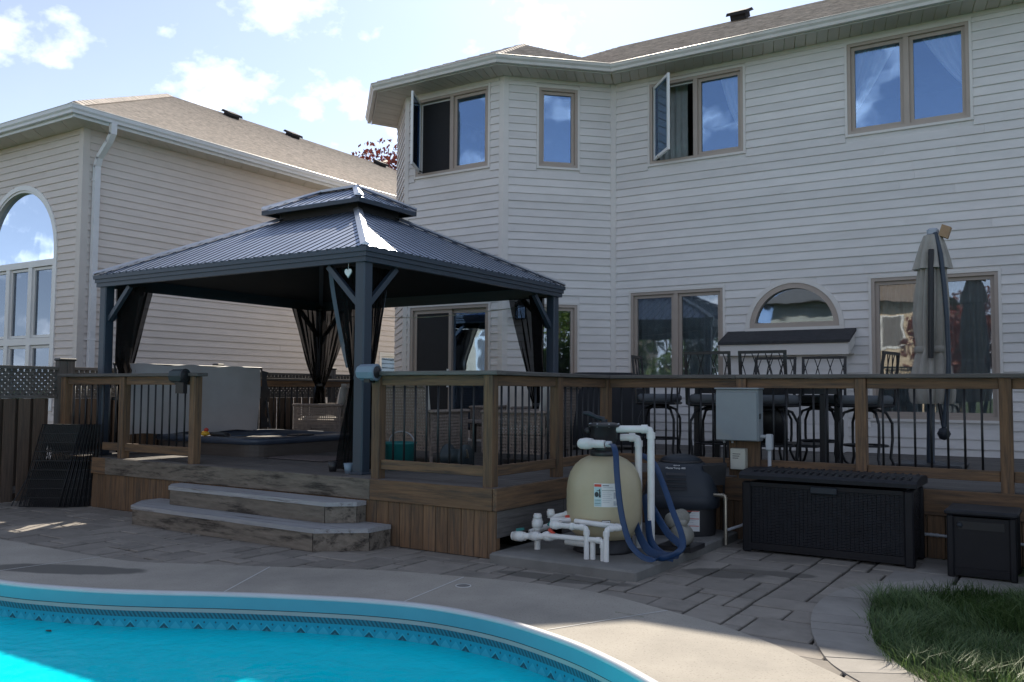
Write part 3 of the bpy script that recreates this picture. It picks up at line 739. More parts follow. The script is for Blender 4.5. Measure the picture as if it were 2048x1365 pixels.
total += siding(house, F_main, ZB, ZT, [rect(*w[:4]) for w in main_w] + [arch(arch_c, arch_r, arch_z, arch_z - 0.02), rect(chim[0], chim[1], 0, 1.93)], 'siding', EXP, 4.4)
total += siding(house, F_br, ZB, ZT, [rect(*w[:4]) for w in br_w], 'siding', EXP, 5, s_lim=(0.07, F_br.L - 0.05))
total += siding(house, F_bf, ZB, ZT, [rect(*w[:4]) for w in bf_w] + [rect(*door)], 'siding', EXP, 5, s_lim=(0.07, F_bf.L - 0.07))
total += siding(house, F_bl, ZB, ZT, [], 'siding', EXP, 5, s_lim=(0.05, F_bl.L - 0.07))
siding(house, F_side, ZB, ZT, [], 'siding', EXP, 9, joined=True)
print('house boards', total)
backing(house, F_main, 0, ZT + 0.05, [w[:4] for w in main_w] + [(arch_c - arch_r, arch_c + arch_r, arch_z, arch_z + arch_r)], 'siding')
backing(house, F_br, 0, ZT + 0.05, [w[:4] for w in br_w], 'siding')
backing(house, F_bf, 0, ZT + 0.05, [w[:4] for w in bf_w] + [door], 'siding')
backing(house, F_bl, 0, ZT + 0.05, [], 'siding'); backing(house, F_side, 0, ZT + 0.05, [], 'siding')
# corner posts
for (c, nrm) in ((c_r, Vector((0.38, -0.92, 0))), (c_l, Vector((-0.38, -0.92, 0)))):
    m_ = MB(); d_ = nrm.normalized(); t_v = Vector((-d_.y, d_.x, 0))
    k1 = Vector((c[0], c[1], 0))
    f1, f2 = (F_br, F_bf) if c is c_r else (F_bf, F_bl)
    a1 = k1 + f1.d * 0.075; a2 = k1 - f2.d * 0.075
    pts = [a2 + f2.n * 0.0, a2 + f2.n * 0.022, k1 + (f1.n + f2.n).normalized() * 0.026, a1 + f1.n * 0.022, a1 + f1.n * 0.0]
    poly = [(p.x, p.y) for p in pts]
    area = sum(poly[i - 1][0] * poly[i][1] - poly[i][0] * poly[i - 1][1] for i in range(len(poly)))
    if area < 0: poly.reverse()
    P('corner_post', m_.prism(poly, ZB, ZT), 'trim', house)
m_ = MB(); pin = Vector((c_in[0], c_in[1], 0)); pq = [pin, pin - F_br.d * 0.055, pin - F_br.d * 0.055 + F_br.n * 0.024, pin + F_main.d * 0.03 + F_main.n * 0.030, pin + F_main.d * 0.055 + F_main.n * 0.024, pin + F_main.d * 0.055]
poly = [(p.x, p.y) for p in pq]; area = sum(poly[i - 1][0] * poly[i][1] - poly[i][0] * poly[i - 1][1] for i in range(len(poly)))
if area < 0: poly.reverse()
P('inside_corner', m_.prism(poly, ZB, ZT), 'trim', house)
# frieze strip directly under the soffit
for F in (F_main, F_br, F_bf, F_bl):
    m_ = MB(); F.box(m_, 0.08, F.L - 0.08, 0.016, 0.026, ZT - 0.06, ZT); P('frieze', m_, 'trim', house)
# windows
wl = ['pair of upper windows with parted white curtains', 'pair of upper windows, left casement swung open', 'pair of ground floor windows with sheer curtains', 'large ground floor picture window behind the umbrella']
for i, w in enumerate(main_w):
    window(house, F_main, *w[:4], w[4], open_first=(i == 1), screen=False, swing=48, glass='glass' if i < 2 else 'glass_low', label=wl[i])
window(house, F_br, *br_w[0][:4], 1, label='narrow upper window of the bay'); window(house, F_br, *br_w[1][:4], 1, glass='glass_low', label='narrow ground floor window of the bay')
window(house, F_bf, *bf_w[0][:4], 2, open_first=True, swing=63, label='pair of upper bay windows, left casement swung open')
# half round window
aw = MB(); na = 26
def arc_ring(mb, F, sc, zc, r0, r1, o0, o1, n=26, foot=0.0):
    pts = []
    for r_ in (r0, r1):
        pts.append([(sc - r_ * math.cos(math.pi * k / n), zc + r_ * math.sin(math.pi * k / n)) for k in range(n + 1)])
    for k in range(n):
        a, b, c, d = pts[0][k], pts[0][k + 1], pts[1][k + 1], pts[1][k]
        mb.hexa([F.at(a[0], o0, a[1]), F.at(b[0], o0, b[1]), F.at(c[0], o0, c[1]), F.at(d[0], o0, d[1]), F.at(a[0], o1, a[1]), F.at(b[0], o1, b[1]), F.at(c[0], o1, c[1]), F.at(d[0], o1, d[1])])
    return mb
arc_ring(aw, F_main, arch_c, arch_z, arch_r - 0.035, arch_r + 0.03, -0.02, 0.030)
F_main.box(aw, arch_c - arch_r - 0.03, arch_c + arch_r + 0.03, -0.02, 0.030, arch_z - 0.05, arch_z - 0.002)
half = P('window', aw, 'trim', house); half['label'] = 'half round window above the small shed roof'
fr_ = arc_ring(MB(), F_main, arch_c, arch_z, arch_r - 0.11, arch_r - 0.035, -0.11, 0.016); F_main.box(fr_, arch_c - arch_r + 0.035, arch_c + arch_r - 0.035, -0.11, 0.014, arch_z, arch_z + 0.07)
P('frame', fr_, 'sash_tan', half)
gp = MB(); pts = [F_main.at(arch_c - (arch_r - 0.09) * math.cos(math.pi * k / na), -0.05, arch_z + 0.05 + (arch_r - 0.14) * math.sin(math.pi * k / na)) for k in range(na + 1)]
gp.add(pts, [tuple(range(na + 1))]); P('pane', gp, 'glass', half)
# sliding patio door of the bay
pd = P('patio_door', ring(MB(), F_bf, door[0], door[1], door[2], door[3], 0.04, -0.02, 0.032), 'trim', house); pd['label'] = 'sliding glass patio door in tan frame'
P('frame', ring(MB(), F_bf, door[0] + 0.04, door[1] - 0.04, door[2], door[3] - 0.04, 0.05, -0.115, 0.018), 'sash_tan', pd)
dm_ = (door[0] + door[1]) / 2
P('sash', ring(MB(), F_bf, dm_ - 0.03, door[1] - 0.09, door[2] + 0.05, door[3] - 0.09, 0.07, -0.10, -0.06, 0.11), 'sash_tan', pd)
P('sash', ring(MB(), F_bf, door[0] + 0.09, dm_ + 0.04, door[2] + 0.05, door[3] - 0.09, 0.06, -0.055, -0.02, 0.10), 'sash_tan', pd)
m_ = MB(); F_bf.box(m_, dm_ + 0.04, door[1] - 0.16, -0.084, -0.076, door[2] + 0.16, door[3] - 0.16); P('pane', m_, 'glass', pd)
m_ = MB(); F_bf.box(m_, door[0] + 0.15, dm_ - 0.02, -0.040, -0.036, door[2] + 0.15, door[3] - 0.15); P('insect_screen', m_, 'screen_mesh', pd)
m_ = MB(); F_bf.box(m_, dm_ - 0.025, dm_ + 0.005, -0.02, 0.015, 1.45, 1.75); P('door_handle', m_, 'white_vinyl', pd)
# rooms behind the glass, and curtains
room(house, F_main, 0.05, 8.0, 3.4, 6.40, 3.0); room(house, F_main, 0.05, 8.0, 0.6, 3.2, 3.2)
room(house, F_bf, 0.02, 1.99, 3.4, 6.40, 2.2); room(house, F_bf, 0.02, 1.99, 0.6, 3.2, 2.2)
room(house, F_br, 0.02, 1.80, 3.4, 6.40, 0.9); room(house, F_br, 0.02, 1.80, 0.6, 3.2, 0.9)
w = main_w[0]; mid = (w[0] + w[1]) / 2
drape(house, F_main, lambda f: (w[0] - 0.1, w[0] + 0.02 + 0.72 * f ** 0.8), 5.3, 6.42, 'curtain_white', -0.145, 6, 0.035)
drape(house, F_main, lambda f: (w[1] - 0.02 - 0.68 * f ** 0.75, w[1] + 0.1), 5.45, 6.42, 'curtain_white', -0.145, 6, 0.035)
w2 = main_w[1]
drape(house, F_main, lambda f: (w2[1] - 0.05 - 0.42 * f ** 0.55, w2[1] + 0.1), 5.35, 6.40, 'curtain_white', -0.145, 6, 0.035)
drape(house, F_main, lambda f: (w2[0] + 0.05, w2[0] + 0.56), 4.9, 6.40, 'sheer', -0.30, 5, 0.03)
w3 = main_w[2]
drape(house, F_main, lambda f: (w3[0] - 0.05, w3[0] + 0.78), 1.0, 3.1, 'sheer', -0.14, 8, 0.03)
drape(house, F_main, lambda f: (w3[0] + 0.84, w3[1] + 0.05), 1.0, 3.1, 'sheer', -0.14, 8, 0.03)
w4 = main_w[3]
drape(house, F_main, lambda f: (w4[0] - 0.05, w4[1] + 0.05), 0.7, 3.1, 'sheer', -0.14, 17, 0.03, cols=90)
# fireplace bump-out with its little shed roof
s0, s1 = chim
bo = MB(); F_main.box(bo, s0, s1, 0.0, 0.30, 0.59, 2.0); chm = P('bump_out', bo, 'siding', house)
for r_ in range(12):
    za = 0.59 + r_ * EXP; m_ = MB()
    F_main.box(m_, s0 - 0.008, s1 + 0.008, 0.30, 0.312, za, za + EXP - 0.006); P('siding_board', m_, 'siding', chm)
ra = MB(); A = F_main.at; e0, e1 = S0(-4.475), S0(-2.64)
ra.hexa([A(e0, 0.46, 2.085), A(e1, 0.46, 2.085), A(e1, 0.02, 2.265), A(e0, 0.02, 2.265), A(e0, 0.46, 2.125), A(e1, 0.46, 2.125), A(e1, 0.02, 2.305), A(e0, 0.02, 2.305)])
P('shed_roof', ra, 'shingle_dark', house)
m_ = MB(); F_main.box(m_, e0 + 0.02, e1 - 0.02, 0.405, 0.43, 1.925, 2.084); P('shed_fascia', m_, 'trim', house)
for ss in (e0 + 0.02, e1 - 0.045):
    m_ = MB().hexa([A(ss, 0.404, 1.925), A(ss + 0.025, 0.404, 1.925), A(ss + 0.025, 0.03, 2.08), A(ss, 0.03, 2.08), A(ss, 0.404, 2.084), A(ss + 0.025, 0.404, 2.084), A(ss + 0.025, 0.03, 2.26), A(ss, 0.03, 2.26)])
    P('shed_side', m_, 'trim', house)
m_ = MB(); F_main.box(m_, e0 + 0.03, e1 - 0.03, 0.03, 0.40, 1.935, 1.95); P('shed_soffit', m_, 'soffit', house)

# eaves: soffit panels, fascia + gutter, roof
def poly_roof(name, polys, mat, parent, step=0.145, thick=0.02, kind=None):
    """roof planes laid in shingle courses: each polygon is (eave a, eave b, top points ...) and gets stepped strips along its eave"""
    mb = MB()
    for poly in polys:
        pts = [Vector(p) for p in poly]; e = (pts[1] - pts[0]).normalized()
        nrm = Vector((0, 0, 0))
        for i in range(1, len(pts) - 1): nrm += (pts[i] - pts[0]).cross(pts[i + 1] - pts[0])
        nrm.normalize()
        if nrm.z < 0: nrm = -nrm
        up = nrm.cross(e).normalized()
        if up.z < 0: up = -up
        loc = [((p - pts[0]).dot(e), (p - pts[0]).dot(up)) for p in pts]; vmax = max(v for _, v in loc)
        def clip(poly_, v0, lower):
            out = []
            for i in range(len(poly_)):
                a, b = poly_[i - 1], poly_[i]; ina = (a[1] >= v0) == lower or a[1] == v0; inb = (b[1] >= v0) == lower or b[1] == v0
                if ina != inb:
                    t = (v0 - a[1]) / (b[1] - a[1]); out.append((a[0] + (b[0] - a[0]) * t, v0))
                if inb: out.append(b)
            return out
        k = int(math.ceil(vmax / step))
        for i in range(k):
            q = clip(clip(loc, i * step, True), (i + 1) * step, False)
            if len(q) < 3: continue
            top = [pts[0] + e * a + up * v + nrm * (thick + 0.011 * (1 - (v - i * step) / step)) for a, v in q]
            m = len(top)
            mb.add(top, [tuple(range(m))])
            low = [j for j in range(m) if abs(q[j][1] - i * step) < 1e-6]
            if len(low) == 2:
                a, b = top[low[0]], top[low[1]]; mb.add([a, b, b - nrm * 0.013, a - nrm * 0.013], [(0, 1, 2, 3)])
        # underside so the roof is a solid slab
        mb.add([p - nrm * 0.03 for p in pts], [tuple(range(len(pts)))])
    o = P(name, mb, mat, parent)
    return o
ZE = 6.55                                    # gutter top / roof edge
OV = 0.53
e_in = (-6.39 + OV * math.tan(R(22.5)) - 0.0, YM - OV); e_r = (-7.69 + OV * math.tan(R(22.5)), YM - 1.30 - OV)
e_l = (-9.70 - OV * math.tan(R(22.5)), YM - 1.30 - OV); e_ll = (-11.0 - OV, YM - OV * math.tan(R(22.5)) + 0.25)
e_ll = (e_l[0] - 1.32, e_l[1] + 1.32)
pk = (-8.75, 13.93, 7.93)
sl = 0.5
yr = 16.45; zr = ZE + sl * (yr - e_in[1])
roof_polys = [
    [(e_in[0], e_in[1], ZE), (3.2, e_in[1], ZE), (3.2, yr, zr), (-8.0, yr, zr), (-8.75, 15.15, 7.93)],
    [(e_r[0], e_r[1], ZE), (e_in[0], e_in[1], ZE), pk],
    [(e_l[0], e_l[1], ZE), (e_r[0], e_r[1], ZE), pk],
    [(e_ll[0], e_ll[1], ZE), (e_l[0], e_l[1], ZE), pk],
    [(e_ll[0], 20.5, ZE), (e_ll[0], e_ll[1], ZE), (-8.0, yr, zr)],
]
poly_roof('roof', roof_polys, 'shingle', house)
# back slope closes the roof
P('roof_saddle', MB().add([(e_in[0], e_in[1], ZE), (-8.75, 15.15, 7.93), pk, (e_ll[0], e_ll[1], ZE), (-8.0, yr, zr)], [(0, 1, 2), (3, 2, 1), (3, 1, 4)]), 'shingle', house)
bs = MB().add([(3.2, yr, zr), (-8.0, yr, zr), (e_ll[0], 20.5, ZE), (3.2, 20.5, ZE)], [(0, 1, 2, 3)])
P('roof_back', bs, 'shingle', house)
def eave_run(parent, a, b, wall_a, wall_b, zs_, zg, gut, sof, panels=True, pw=0.30, gname='gutter'):
    """soffit panels between wall line and eave line, fascia and K-style gutter along a-b"""
    a = Vector((a[0], a[1], 0)); b = Vector((b[0], b[1], 0)); wa = Vector((wall_a[0], wall_a[1], 0)); wb = Vector((wall_b[0], wall_b[1], 0))
    d = (b - a).normalized(); nrm = Vector((d.y, -d.x, 0)); L = (b - a).length
    k = max(1, int(L / pw)) if panels else 1
    for i in range(k):
        t0, t1 = i / k, (i + 1) / k; g = 0.005 / L * (1 if panels else 0)
        q = [wa.lerp(wb, t0 + g), wa.lerp(wb, t1 - g), a.lerp(b, t1 - g) - nrm * 0.02, a.lerp(b, t0 + g) - nrm * 0.02]
        z_ = zs_ + (0.002 if i % 2 else 0.0)
        P('soffit_panel', MB().hexa([(p.x, p.y, z_) for p in q] + [(p.x, p.y, z_ + 0.012) for p in q]), sof, parent)
    P('fascia', MB().hexa([(a.x - nrm.x * .03, a.y - nrm.y * .03, zs_ - 0.01), (b.x - nrm.x * .03, b.y - nrm.y * .03, zs_ - 0.01), (b.x - nrm.x * .01, b.y - nrm.y * .01, zs_ - 0.01), (a.x - nrm.x * .01, a.y - nrm.y * .01, zs_ - 0.01),
                           (a.x - nrm.x * .03, a.y - nrm.y * .03, zg), (b.x - nrm.x * .03, b.y - nrm.y * .03, zg), (b.x - nrm.x * .01, b.y - nrm.y * .01, zg), (a.x - nrm.x * .01, a.y - nrm.y * .01, zg)]), gut, parent)
    pr = [(0.0, zs_ + 0.02), (0.062, zs_ + 0.02), (0.068, zs_ + 0.06), (0.092, zs_ + 0.09), (0.098, zg - 0.012), (0.106, zg), (0.094, zg + 0.004), (0.085, zg - 0.01), (0.0, zg - 0.01)]
    def pts(c, ext): return [c + nrm * o + d * (o * ext) + Vector((0, 0, z)) for o, z in pr]
    return a, b, nrm, d, pr
def miter_gutter(parent, chain, zs_, zg, mat):
    """one K-style gutter per straight run, mitred at the corners"""
    ch = [Vector((p[0], p[1], 0)) for p in chain]
    pr = [(0.0, zs_ + 0.015), (0.060, zs_ + 0.015), (0.066, zs_ + 0.055), (0.090, zs_ + 0.085), (0.096, zg - 0.014), (0.106, zg - 0.002), (0.098, zg + 0.004), (0.086, zg - 0.012), (0.0, zg - 0.012)]
    dirs = [(ch[i + 1] - ch[i]).normalized() for i in range(len(ch) - 1)]
    nr = [Vector((d.y, -d.x, 0)) for d in dirs]
    for i in range(len(dirs)):
        def mit(j, k):                       # mitre vector at chain point j for run k
            o = j - 1 if k == j else j
            if o < 0 or o >= len(dirs): return nr[k]
            m = (nr[k] + nr[o]).normalized(); return m / max(m.dot(nr[k]), 0.3)
        ma, mb_ = mit(i, i), mit(i + 1, i)
        m_ = MB(); va = [ch[i] + ma * o + Vector((0, 0, z)) for o, z in pr]; vb = [ch[i + 1] + mb_ * o + Vector((0, 0, z)) for o, z in pr]
        n_ = len(pr); m_.add(va + vb, [(k, k + 1, n_ + k + 1, n_ + k) for k in range(n_ - 1)] + [tuple(range(n_ - 1, -1, -1)), tuple(range(n_, 2 * n_))])
        P('gutter', m_, mat, parent)
chain = [e_ll, e_l, e_r, e_in, (3.2, e_in[1])]; walls = [c_ll, c_l, c_r, c_in, (3.2, YM)]
for i in range(4):
    pwid = 0.15
    eave_run(house, chain[i], chain[i + 1], walls[i], walls[i + 1], ZT, ZE, 'gutter', 'soffit', True, pwid)
miter_gutter(house, chain, ZT - 0.01, ZE, 'gutter')
# hip caps on the bay and along its front hips
def hip_caps(parent, a, b, mat, n, w=0.11, name='hip_cap'):
    a = Vector(a); b = Vector(b)
    for i in range(n):
        p, q = a.lerp(b, i / n), a.lerp(b, min(1.0, (i + 1.25) / n)); d = (q - p).normalized(); sd = d.cross(Vector((0, 0, 1))).normalized()
        up = Vector((0, 0, 0.030)); dn = Vector((0, 0, -0.035)); l_ = Vector((0, 0, 0.012))
        P(name, MB().add([p - sd * w + dn + l_, p + up + l_, p + sd * w + dn + l_, q - sd * w + dn, q + up, q + sd * w + dn], [(0, 1, 4, 3), (1, 2, 5, 4), (0, 2, 1)]), mat, parent)
hip_caps(house, (e_r[0], e_r[1], ZE + 0.02), (pk[0], pk[1], pk[2] + 0.02), 'shingle', 12, 0.09)
hip_caps(house, (e_l[0], e_l[1], ZE + 0.02), (pk[0], pk[1], pk[2] + 0.02), 'shingle', 12, 0.09)
def roof_vent(parent, c, ax, slope_dir, w=0.22, h=0.10):
    """low square box vent standing on a slope"""
    d = Vector(ax).normalized(); s_ = Vector(slope_dir).normalized(); n_ = d.cross(s_).normalized()
    if n_.z < 0: n_ = -n_
    c = Vector(c); m_ = MB()
    q = lambda a, b, o: c + d * a + s_ * b + n_ * o
    m_.hexa([q(-w * .7, -w * .7, -.02), q(w * .7, -w * .7, -.02), q(w * .7, w * .7, -.02), q(-w * .7, w * .7, -.02), q(-w * .7, -w * .7, h * .6), q(w * .7, -w * .7, h * .6), q(w * .7, w * .7, h * .6), q(-w * .7, w * .7, h * .6)])
    m_.hexa([q(-w, -w, h * .6), q(w, -w, h * .6), q(w, w, h * .6), q(-w, w, h * .6), q(-w * .9, -w * .9, h), q(w * .9, -w * .9, h), q(w * .9, w * .9, h), q(-w * .9, w * .9, h)])
    P('roof_vent', m_, 'vent_black', parent)
roof_vent(house, (-5.30, 16.1, zr - 0.10), (1, 0, 0), (0, 1, 0.5), 0.21, 0.14)
# wall lantern by the bay window
lan = thing('wall_lantern', 'black framed glass lantern mounted on the bay wall', 'lantern', F_br.at(br(-7.508), 0.02, 2.40))
m_ = MB(); A = lambda s, o, z: F_br.at(br(-7.508) + s, o, z)
def fbox(mb, s0, s1, o0, o1, z0, z1): return F_br.box(mb, br(-7.508) + s0, br(-7.508) + s1, o0, o1, z0, z1)
P('wall_plate', fbox(MB(), -0.06, 0.06, 0.015, 0.04, 2.55, 2.80), 'black_metal', lan)
cage = MB()
for a in (-0.075, 0.060):
    for b in (0.07, 0.205): fbox(cage, a, a + 0.015, b, b + 0.015, 2.52, 2.74)
for b in (0.07, 0.205): fbox(cage, -0.06, 0.06, b, b + 0.014, 2.52, 2.532); fbox(cage, -0.06, 0.06, b, b + 0.014, 2.725, 2.739)
fbox(cage, -0.03, 0.03, 0.04, 0.10, 2.80, 2.82)
P('cage', cage, 'black_metal', lan)
P('cap', MB().hexa([A(-.09, .055, 2.741), A(.09, .055, 2.741), A(.09, .235, 2.741), A(-.09, .235, 2.741), A(-.03, .11, 2.83), A(.03, .11, 2.83), A(.03, .18, 2.83), A(-.03, .18, 2.83)]), 'black_metal', lan)
P('glass', fbox(MB(), -0.062, 0.062, 0.083, 0.207, 2.522, 2.739), 'glass', lan)
P('bulb', MB().lathe([(0.0, 0), (0.02, 0.01), (0.025, 0.05), (0.0, 0.09)], F_br.at(br(-7.508), 0.145, 2.58), 10), 'white_vinyl', lan)

# ---- neighbour's house on the left
nb = thing('neighbour_house', 'neighbouring house at left with tan siding, big arched window and white downspout', 'house', (-17, 12, 0))
XN, YN, ZN = -14.05, 8.42, 5.78
F_ng = Face((-25.0, YN), (XN, YN)); F_ns = Face((XN, YN), (XN, 22.0))
gs = lambda x: x + 25.0
ac, ar, az, abot = gs(-15.93), 1.19, 3.78, 1.0
cnt = siding(nb, F_ng, 0.2, ZN, [arch(ac, ar, az, abot)], 'siding_nb', 0.1245, 20, s_lim=(gs(-19.5), F_ng.L - 0.06))
siding(nb, F_ng, 0.2, ZN, [], 'siding_nb', 0.1245, 20, s_lim=(0, gs(-19.5)), joined=True)
nwin = (15.92 - YN, 16.9 - YN, 1.2, 2.29)
cnt += siding(nb, F_ns, 0.2, ZN, [rect(*nwin)], 'siding_nb', 0.1245, 4.6, s_lim=(0.06, 10.0))
siding(nb, F_ns, 0.2, ZN, [], 'siding_nb', 0.1245, 20, s_lim=(10.0, F_ns.L), joined=True)
print('neighbour boards', cnt)
backing(nb, F_ng, 0, ZN + .05, [(ac - ar, ac + ar, abot, az + ar)], 'siding_nb'); backing(nb, F_ns, 0, ZN + .05, [nwin], 'siding_nb')
# spandrels behind the arch trim
sp_ = MB()
for k in range(24):
    a0, a1 = math.pi * k / 24, math.pi * (k + 1) / 24
    p = [(ac - ar * math.cos(a), az + ar * math.sin(a)) for a in (a0, a1)]
    F = F_ng; o0, o1 = -0.118, -0.002
    sp_.hexa([F.at(p[0][0], o0, p[0][1]), F.at(p[1][0], o0, p[1][1]), F.at(p[1][0], o0, az + ar), F.at(p[0][0], o0, az + ar), F.at(p[0][0], o1, p[0][1]), F.at(p[1][0], o1, p[1][1]), F.at(p[1][0], o1, az + ar), F.at(p[0][0], o1, az + ar)])
P('arch_infill', sp_, 'siding_nb', nb)
sp2 = MB()
for k in range(20):
    a0, a1 = math.pi * k / 20, math.pi * (k + 1) / 20
    p = [(arch_c - arch_r * math.cos(a), arch_z + arch_r * math.sin(a)) for a in (a0, a1)]
    F = F_main; o0, o1 = -0.118, -0.002
    sp2.hexa([F.at(p[0][0], o0, p[0][1]), F.at(p[1][0], o0, p[1][1]), F.at(p[1][0], o0, arch_z + arch_r), F.at(p[0][0], o0, arch_z + arch_r), F.at(p[0][0], o1, p[0][1]), F.at(p[1][0], o1, p[1][1]), F.at(p[1][0], o1, arch_z + arch_r), F.at(p[0][0], o1, arch_z + arch_r)])
P('arch_infill', sp2, 'siding', house)
cp = MB(); cp.prism([(XN - 0.10, YN), (XN - 0.10, YN - 0.024), (XN + 0.024, YN - 0.024), (XN + 0.024, YN + 0.10), (XN, YN + 0.10), (XN, YN)], 0.2, ZN); P('corner_post', cp, 'trim_nb', nb)
# arched window: round head over a row of tall lights
tw = arc_ring(MB(), F_ng, ac, az, ar - 0.05, ar + 0.035, -0.02, 0.034); F_ng.box(tw, ac - ar - 0.035, ac - ar + 0.05, -0.02, 0.034, abot, az); F_ng.box(tw, ac + ar - 0.05, ac + ar + 0.035, -0.02, 0.034, abot, az)
bigw = P('window', tw, 'white_vinyl', nb); bigw['label'] = 'tall arched window with white frame'
fb = arc_ring(MB(), F_ng, ac, az, ar - 0.09, ar - 0.05, -0.11, 0.012)
zt = 3.60
F_ng.box(fb, ac - ar + 0.05, ac + ar - 0.05, -0.11, 0.010, zt - 0.09, zt + 0.02); F_ng.box(fb, ac - ar + 0.05, ac + ar - 0.05, -0.11, 0.008, 2.14, 2.26)
cols_ = [ac - ar + 0.09 + (2 * ar - 0.18) * k / 3 for k in range(4)]
for k in range(4):
    wv = 0.06 if 0 < k < 3 else 0.04
    F_ng.box(fb, cols_[k] - wv, cols_[k] + wv, -0.108, 0.006, abot, 2.14); F_ng.box(fb, cols_[k] - wv, cols_[k] + wv, -0.108, 0.006, 2.26, zt - 0.09)
P('frame', fb, 'white_vinyl', bigw)
pts = [F_ng.at(ac - (ar - 0.07) * math.cos(math.pi * k / 26), -0.06, az + (ar - 0.07) * math.sin(math.pi * k / 26)) for k in range(27)] + [F_ng.at(ac + ar - 0.07, -0.06, zt + 0.0), F_ng.at(ac - ar + 0.07, -0.06, zt + 0.0)]
P('pane', MB().add(pts, [tuple(range(len(pts)))]), 'glass_nb', bigw)
for k in range(3):
    for za, zb in ((abot, 2.14), (2.26, zt - 0.09)):
        P('sash', ring(MB(), F_ng, cols_[k] + 0.06, cols_[k + 1] - 0.06, za + .01, zb - .01, 0.045, -0.085, -0.03), 'white_vinyl', bigw)
        m_ = MB(); F_ng.box(m_, cols_[k] + 0.10, cols_[k + 1] - 0.10, -0.066, -0.058, za + .05, zb - .05); P('pane', m_, 'glass_nb', bigw)
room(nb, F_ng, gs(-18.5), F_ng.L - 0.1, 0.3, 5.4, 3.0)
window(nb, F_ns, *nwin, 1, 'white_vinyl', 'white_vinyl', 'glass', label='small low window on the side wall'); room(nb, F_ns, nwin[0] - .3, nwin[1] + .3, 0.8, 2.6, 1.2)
# eaves and roof
EN = 0.47; ZGN = 5.955
en = (XN + EN, YN - EN)
for a, b, wa, wb_ in (((-25.5, en[1]), en, (-25.5, YN), (XN, YN)), (en, (en[0], 22.5), (XN, YN), (XN, 22.5))):
    eave_run(nb, a, b, wa, wb_, ZN, ZGN, 'gutter_nb', 'soffit', True, 0.42)
miter_gutter(nb, [(-25.5, en[1]), en, (en[0], 22.5)], ZGN - 0.15, ZGN, 'gutter_nb')
wv = 6.0; zp = ZGN + 0.49 * wv
poly_roof('roof', [[(en[0], 22.5, ZGN), (en[0], en[1], ZGN), (en[0] - wv, en[1] + wv, zp), (en[0] - wv, 22.5, zp)],
                   [(en[0] - 2 * wv, en[1], ZGN), (en[0], en[1], ZGN), (en[0] - wv, en[1] + wv, zp)]], 'shingle', nb)
P('roof_back', MB().add([(en[0] - wv, 22.5, zp), (en[0] - wv, en[1] + wv, zp), (en[0] - 2 * wv, en[1], ZGN), (en[0] - 2 * wv, 22.5, ZGN)], [(0, 1, 2, 3)]), 'shingle', nb)
P('rear_gable', MB().add([(en[0] - .4, 22.0, 0), (en[0] - 2 * wv + .4, 22.0, 0), (en[0] - 2 * wv + .4, 22.0, ZGN - .05), (en[0] - wv, 22.0, zp - .1), (en[0] - .4, 22.0, ZGN - .05)], [(0, 1, 2, 3, 4)]), 'siding_nb', nb)
hip_caps(nb, (en[0], en[1], ZGN + 0.03), (en[0] - wv, en[1] + wv, zp + 0.03), 'shingle', 34, 0.13)
for yv in (15.6, 17.8, 26.0):
    if yv < 22: roof_vent(nb, (en[0] - wv + 0.42, yv, zp - 0.20), (0, 1, 0), (-1, 0, 0.49), 0.21, 0.15)
roof_vent(nb, (en[0] - wv + 0.42, 21.6, zp - 0.20), (0, 1, 0), (-1, 0, 0.49), 0.21, 0.15)
roof_vent(nb, (en[0] - wv - 0.55, en[1] + wv - 0.9, zp - 0.42), (1, 0, 0), (0, 1, 0.49), 0.22, 0.14)
# downspout with its offset elbows
ds = MB(); yy = 8.62
path = [(en[0] + 0.04, yy, ZGN - 0.14), (en[0] + 0.03, yy, ZGN - 0.30), (en[0] - 0.06, yy, ZGN - 0.42), (XN + 0.14, yy, ZGN - 0.66), (XN + 0.075, yy, ZGN - 0.80), (XN + 0.07, yy, 0.1)]
for a, b in zip(path[:-1], path[1:]): ds.beam(a, tuple(Vector(b) + (Vector(b) - Vector(a)).normalized() * 0.02), 0.10, 0.075, (1, 0, 0.2))
P('downspout', ds, 'gutter_nb', nb)
for z_ in (4.9, 2.2): P('strap', MB().box(XN + 0.015, XN + 0.112, yy - 0.06, yy + 0.06, z_, z_ + 0.02), 'gutter_nb', nb)
# ------------------------------------------------------------------ deck
DZ = 0.585
deck = thing('wooden_deck', 'raised weathered wooden deck with board skirting in front of the house', 'deck', (-6.5, 9.0, 0))
bw = 0.14
y = 6.195; row = 0
while y < 12.80:
    y1 = y + bw - 0.006
    xr = -4.165 if y < 8.36 else 2.6
    segs = []
    x = -10.72
    cutx = [-10.72, -8.1 + 0.9 * (row % 2), -5.9 + 0.5 * (row % 3), xr] if xr < -4 else [-10.72, -8.1 + 0.9 * (row % 2), -4.6 + 0.5 * (row % 3), -1.9 + 0.6 * (row % 2), xr]
    for a, b in zip(cutx[:-1], cutx[1:]):
        if y > 11.65 and b < -6.4 and a > -10.9: continue
        P('deck_board', MB().bbox(a + 0.002, b - 0.002, y, y1, DZ - 0.035, DZ + random.uniform(-0.001, 0.001), 0.004), 'greywood_x', deck)
    y += bw; row += 1
FZ0 = 0.395
# rim boards
for a, b, mt in ((-10.72, -9.62, 'wood_x'), (-9.618, -5.52, 'worn_x'), (-5.518, -4.165, 'wood_x')):
    P('rim_board', MB().bbox(a, b, 6.152, 6.190, FZ0, DZ - 0.003, 0.004), mt, deck)
P('rim_board', MB().bbox(-4.160, -4.122, 6.155, 8.33, FZ0, DZ - 0.003, 0.004), 'wood_y', deck)
P('rim_board', MB().bbox(-4.16, 2.6, 8.335, 8.373, FZ0 - 0.03, DZ - 0.003, 0.004), 'wood_x', deck)
